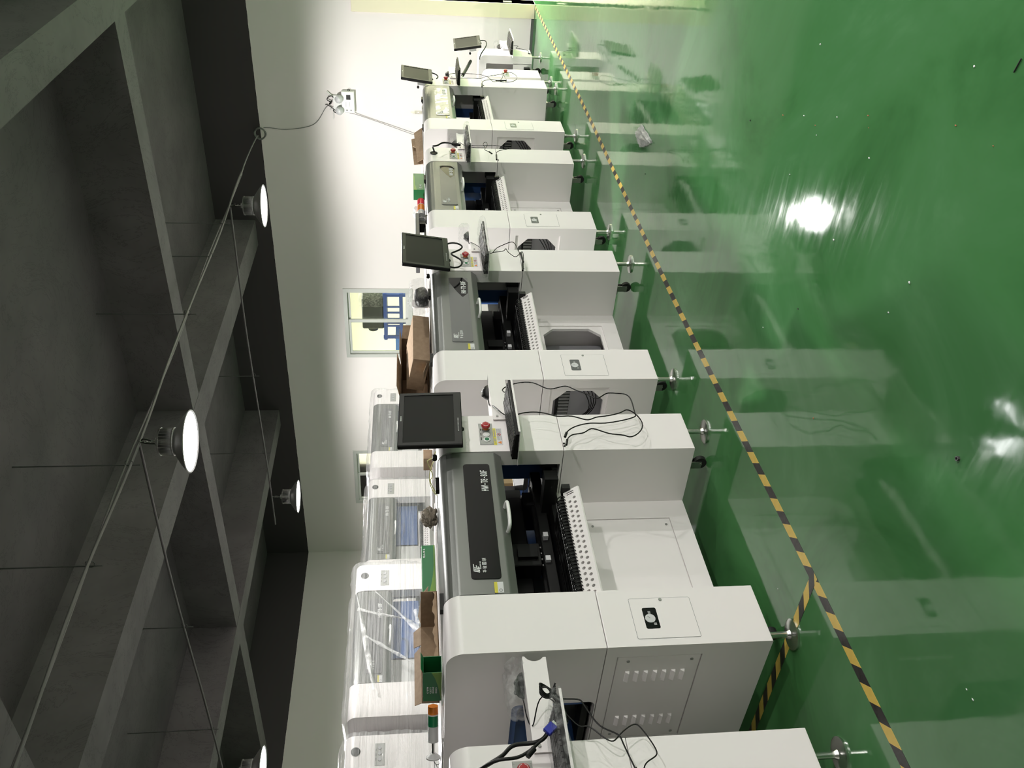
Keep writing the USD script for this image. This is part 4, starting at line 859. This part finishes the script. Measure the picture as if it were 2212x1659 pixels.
t = thing('brown_carton', 'closed tan carton resting tilted behind the hood of the open-hatch machine', 'box', (4.78, 3.34, TT), -10)
body = cbx(0, 0.44, 0, 0.30, 0, 0.115, 0.002).rotate([9, 0, 0])
obj('carton', body.translate([0, 0.0, 0.001]), card, t)
obj('end_flap', m3.Manifold.hull_points(np.array([(-0.002, 0.02, 0.02), (-0.002, 0.12, 0.03), (-0.075, 0.10, 0.05), (-0.07, 0.04, 0.045), (-0.002, 0.02, 0.024), (-0.002, 0.12, 0.034), (-0.075, 0.10, 0.054), (-0.07, 0.04, 0.049)])), card, t)
obj('printed_mark', [bx(0.10 + 0.03 * k, 0.115 + 0.03 * k, -0.0006, 0.002, 0.03, 0.05) for k in range(5)], cardin, t)
t = thing('brown_carton', 'big brown carton lying on its side with its dark opening to the front', 'box', (4.74, 3.66, TT))
obj('shell', mbx(0, 0.80, 0, 0.40, 0, 0.205) - mbx(0.005, 0.795, -1, 0.395, 0.005, 0.20), cardin, t)
flap(t, (0.45, 0.0, 0.203), (0.79, 0.0, 0.203), (0.78, -0.10, 0.215), (0.47, -0.10, 0.215)); flap(t, (0.02, 0.0, 0.203), (0.42, 0.0, 0.203), (0.42, -0.12, 0.23), (0.03, -0.12, 0.23)); flap(t, (0.0, 0, 0.01), (0.0, 0.0, 0.2), (-0.06, -0.10, 0.19), (-0.06, -0.10, 0.02)); flap(t, (0.798, 0, 0.01), (0.798, 0.0, 0.2), (0.86, -0.08, 0.19), (0.86, -0.08, 0.02))
t = thing('bagged_bundle', 'black bundle in silvery crinkled film standing behind the downward-tilted monitor', 'bag', (5.385, 3.20, TT))
obj('bundle', blob((0, 0, 0.052), (0.11, 0.04, 0.05), 0.15, 31, 3, 0.2), black, t, smooth=50); obj('film_bag', rounded_shell((-0.14, -0.06, 0), (0.15, 0.06, 0.125), 0.04, 5, 0.025, 33, 14.0), bagfilm, t, smooth=True)
# on the machine with the grommet
t = thing('green_box', 'green carton with lime edge standing on the machine with the cable grommet', 'box', (7.16, 3.16, TT), -2.4)
obj('carton', cbx(0, 0.33, 0, 0.10, 0, 0.10, 0.0015), greencard, t); obj('lime_swoosh', prism_y(Polygon([(0, 0.099), (0.33, 0.099), (0.25, 0.09), (0.1, 0.085), (0, 0.07)]), -0.0007, 0.001), limecard, t); obj('lettering', text_y('TAYB', 0.03, 0.03, 0.016, 0.08, -0.0002, True, flip=True), print_white, t)
tower('s', 'signal tower with pink-red and orange lenses lying beside the green carton, far machine', (7.10, 3.24, TT + 0.036), (-1, 0.05, 0), [(M('red_lens', (0.75, 0.05, 0.08), 0.25), 0.10), (orange, 0.10), (lgrey, 0.06)], 0.032)
o = obj('white_bag', blob((7.03, 3.32, TT + 0.055), (0.07, 0.05, 0.055), 0.35, 12, 3), paper, smooth=50); tag(o, 'crumpled white plastic bag behind the pink-red signal tower', 'bag')
t = thing('spare_monitor', 'dark monitor lying face down on the grommet machine, end toward the largest monitors', 'monitor', (6.36, 3.24, TT), -2.4)
obj('panel', cbx(0, 0.46, 0.0, 0.32, 0.052, 0.085, 0.004), M('monitor_grey', (0.075, 0.075, 0.08), 0.4), t); obj('stand', [cyl((0.2, 0.14, 0.0), (0.2, 0.14, 0.052), 0.05, 18), bx(0.03, 0.38, 0.05, 0.25, 0.0, 0.012), bx(0.30, 0.36, 0.02, 0.1, 0, 0.06)], black, t)
o = obj('cardboard_block', cbx(6.20, 6.30, 3.20, 3.32, TT - 0.006, TT + 0.075, 0.002), card); tag(o, 'tan cardboard block at the end of the face-down monitor', 'box')
t = thing('brown_carton', 'flattened brown cardboard leaning in pieces on the machine with blotchy hood film', 'box', (8.06, 3.24, TT), 0)
flap(t, (0, 0, 0), (0.85, 0.0, 0), (0.85, 0.06, 0.085), (0, 0.03, 0.055), 0.006); flap(t, (0.1, 0.09, 0), (0.9, 0.12, 0), (0.88, 0.14, 0.115), (0.12, 0.11, 0.09), 0.006); flap(t, (0.3, 0.05, 0), (0.42, 0.05, 0), (0.62, 0.08, 0.10), (0.54, 0.08, 0.105), 0.006)

# ------------------------------------------------------------------ floor tape and litter
PER = 0.1584
tm1 = tape_mat('hazard_tape', -1.746 / PER + 1.14 * 2.584 / PER + 100, PER, 1.0, -1.14)
tm2 = tape_mat('hazard_tape_branch', (-1.14 * 2.207 - 2.652) / PER + 100, PER, 1.14, 1.0)
cl = np.array([(-2.5, 2.60), (1.38, 2.607), (2.18, 2.610), (3.57, 2.638), (4.53, 2.652), (6.0, 2.638), (8.0, 2.615), (10.5, 2.619), (11.7, 2.626)])
def strip(c, w, z):
    p = np.array(c); from scipy.interpolate import PchipInterpolator as PI_
    ax = 0 if abs(p[-1, 0] - p[0, 0]) > abs(p[-1, 1] - p[0, 1]) else 1
    s = np.linspace(p[0, ax], p[-1, ax], 60); o = PI_(p[:, ax], p[:, 1 - ax])(s)
    q = np.stack([s, o], 1) if ax == 0 else np.stack([o, s], 1); n = np.array([0, 1]) if ax == 0 else np.array([1, 0])
    L, R_ = q - n * w / 2, q + n * w / 2; k = len(q)
    V = np.vstack([np.c_[L, np.full(k, z)], np.c_[R_, np.full(k, z)], np.c_[L, np.zeros(k)], np.c_[R_, np.zeros(k)]]); f = []
    for i in range(k - 1):
        f += [[i, i + 1, k + i + 1], [i, k + i + 1, k + i], [2 * k + i, i, i + 1][::-1], [2 * k + i, i + 1, 2 * k + i + 1][::-1], [k + i, 3 * k + i, k + i + 1][::-1], [k + i + 1, 3 * k + i, 3 * k + i + 1][::-1]]
    m = trimesh.Trimesh(V, f, process=False)
    if m.face_normals[0][2] < 0 : m.invert()
    return m
o = obj('floor_tape', strip(cl, 0.050, 0.0008), tm1); tag(o, 'long yellow and black hazard tape along the whole row of machines', 'tape')
o = obj('floor_tape', strip([(2.187, 2.585), (2.187, 3.2), (2.190, 5.6)], 0.050, 0.0012), tm2); tag(o, 'short yellow and black hazard tape branching under the closed-panel machine', 'tape')

def scrap(name, pts, size, mtl, label, cat, grp, flat=0.35):
    for k, (x, y) in enumerate(pts):
        s = size * (0.7 + 0.6 * rng.random())
        b = blob((x, y, 0), (s, s * (0.35 + 0.4 * rng.random()), s * flat), 0.5, 50 + k, 1)
        b.apply_translation([0, 0, -b.vertices[:, 2].min()])
        o = obj(name, b, mtl); tag(o, label, cat, grp)
scrap('paper_scrap', [(3.371, 0.848), (3.348, 1.124), (3.073, 1.033), (3.197, 1.149), (2.764, 1.07), (3.334, 1.372), (3.196, 2.055), (2.341, 1.446), (2.292, 1.301), (2.827, 1.421), (1.345, 2.12), (1.311, 2.119), (2.387, 2.911), (2.371, 0.64)], 0.0045, paper, 'tiny white paper scrap on the green floor', 'scrap', 'white scraps on the floor')
scrap('orange_crumb', [(2.857, 0.952), (3.229, 1.121), (2.83, 0.986), (2.355, 0.806), (2.161, 0.794), (3.547, 1.191), (2.563, 2.082)], 0.004, crumb, 'tiny orange crumb on the green floor', 'crumb', 'orange crumbs on the floor')
scrap('dark_pebble', [(3.892, 1.337), (5.501, 2.282), (2.936, 1.796)], 0.006, rubber, 'tiny dark crumb on the green floor', 'crumb', 'dark crumbs on the floor')
o = obj('steel_nut', man(cyl((1.769, 1.598, 0.0), (1.769, 1.598, 0.008), 0.008, 6)) - man(cyl((1.769, 1.598, -1), (1.769, 1.598, 1), 0.0045, 12)), rodm); tag(o, 'dark hexagonal nut on the floor near the big lamp reflection', 'nut')
o = obj('black_stick', cyl((2.186, 0.566, 0.003), (2.194, 0.604, 0.003), 0.002, 8), rubber); tag(o, 'short black stick on the floor at the upper right corner of the photo', 'stick')
b = blob((0, 0, 0), (0.19, 0.055, 0.022), 0.55, 77, 4); v = b.vertices; v[:, 1] *= 1 - 0.5 * np.clip(-v[:, 0] / 0.19, -0.3, 1); v[:, 2] = np.maximum(v[:, 2], -0.004); b.vertices = v
b.apply_transform(trimesh.transformations.rotation_matrix(math.radians(12), [0, 0, 1])); b.apply_translation([5.66, 2.087, 0.0045])
o = obj('plastic_bag', b, film('floor_bag_film', (0.35, 0.8), (25, 25, 25)), smooth=40); tag(o, 'small clear plastic bag lying on the floor beyond the tape', 'bag')
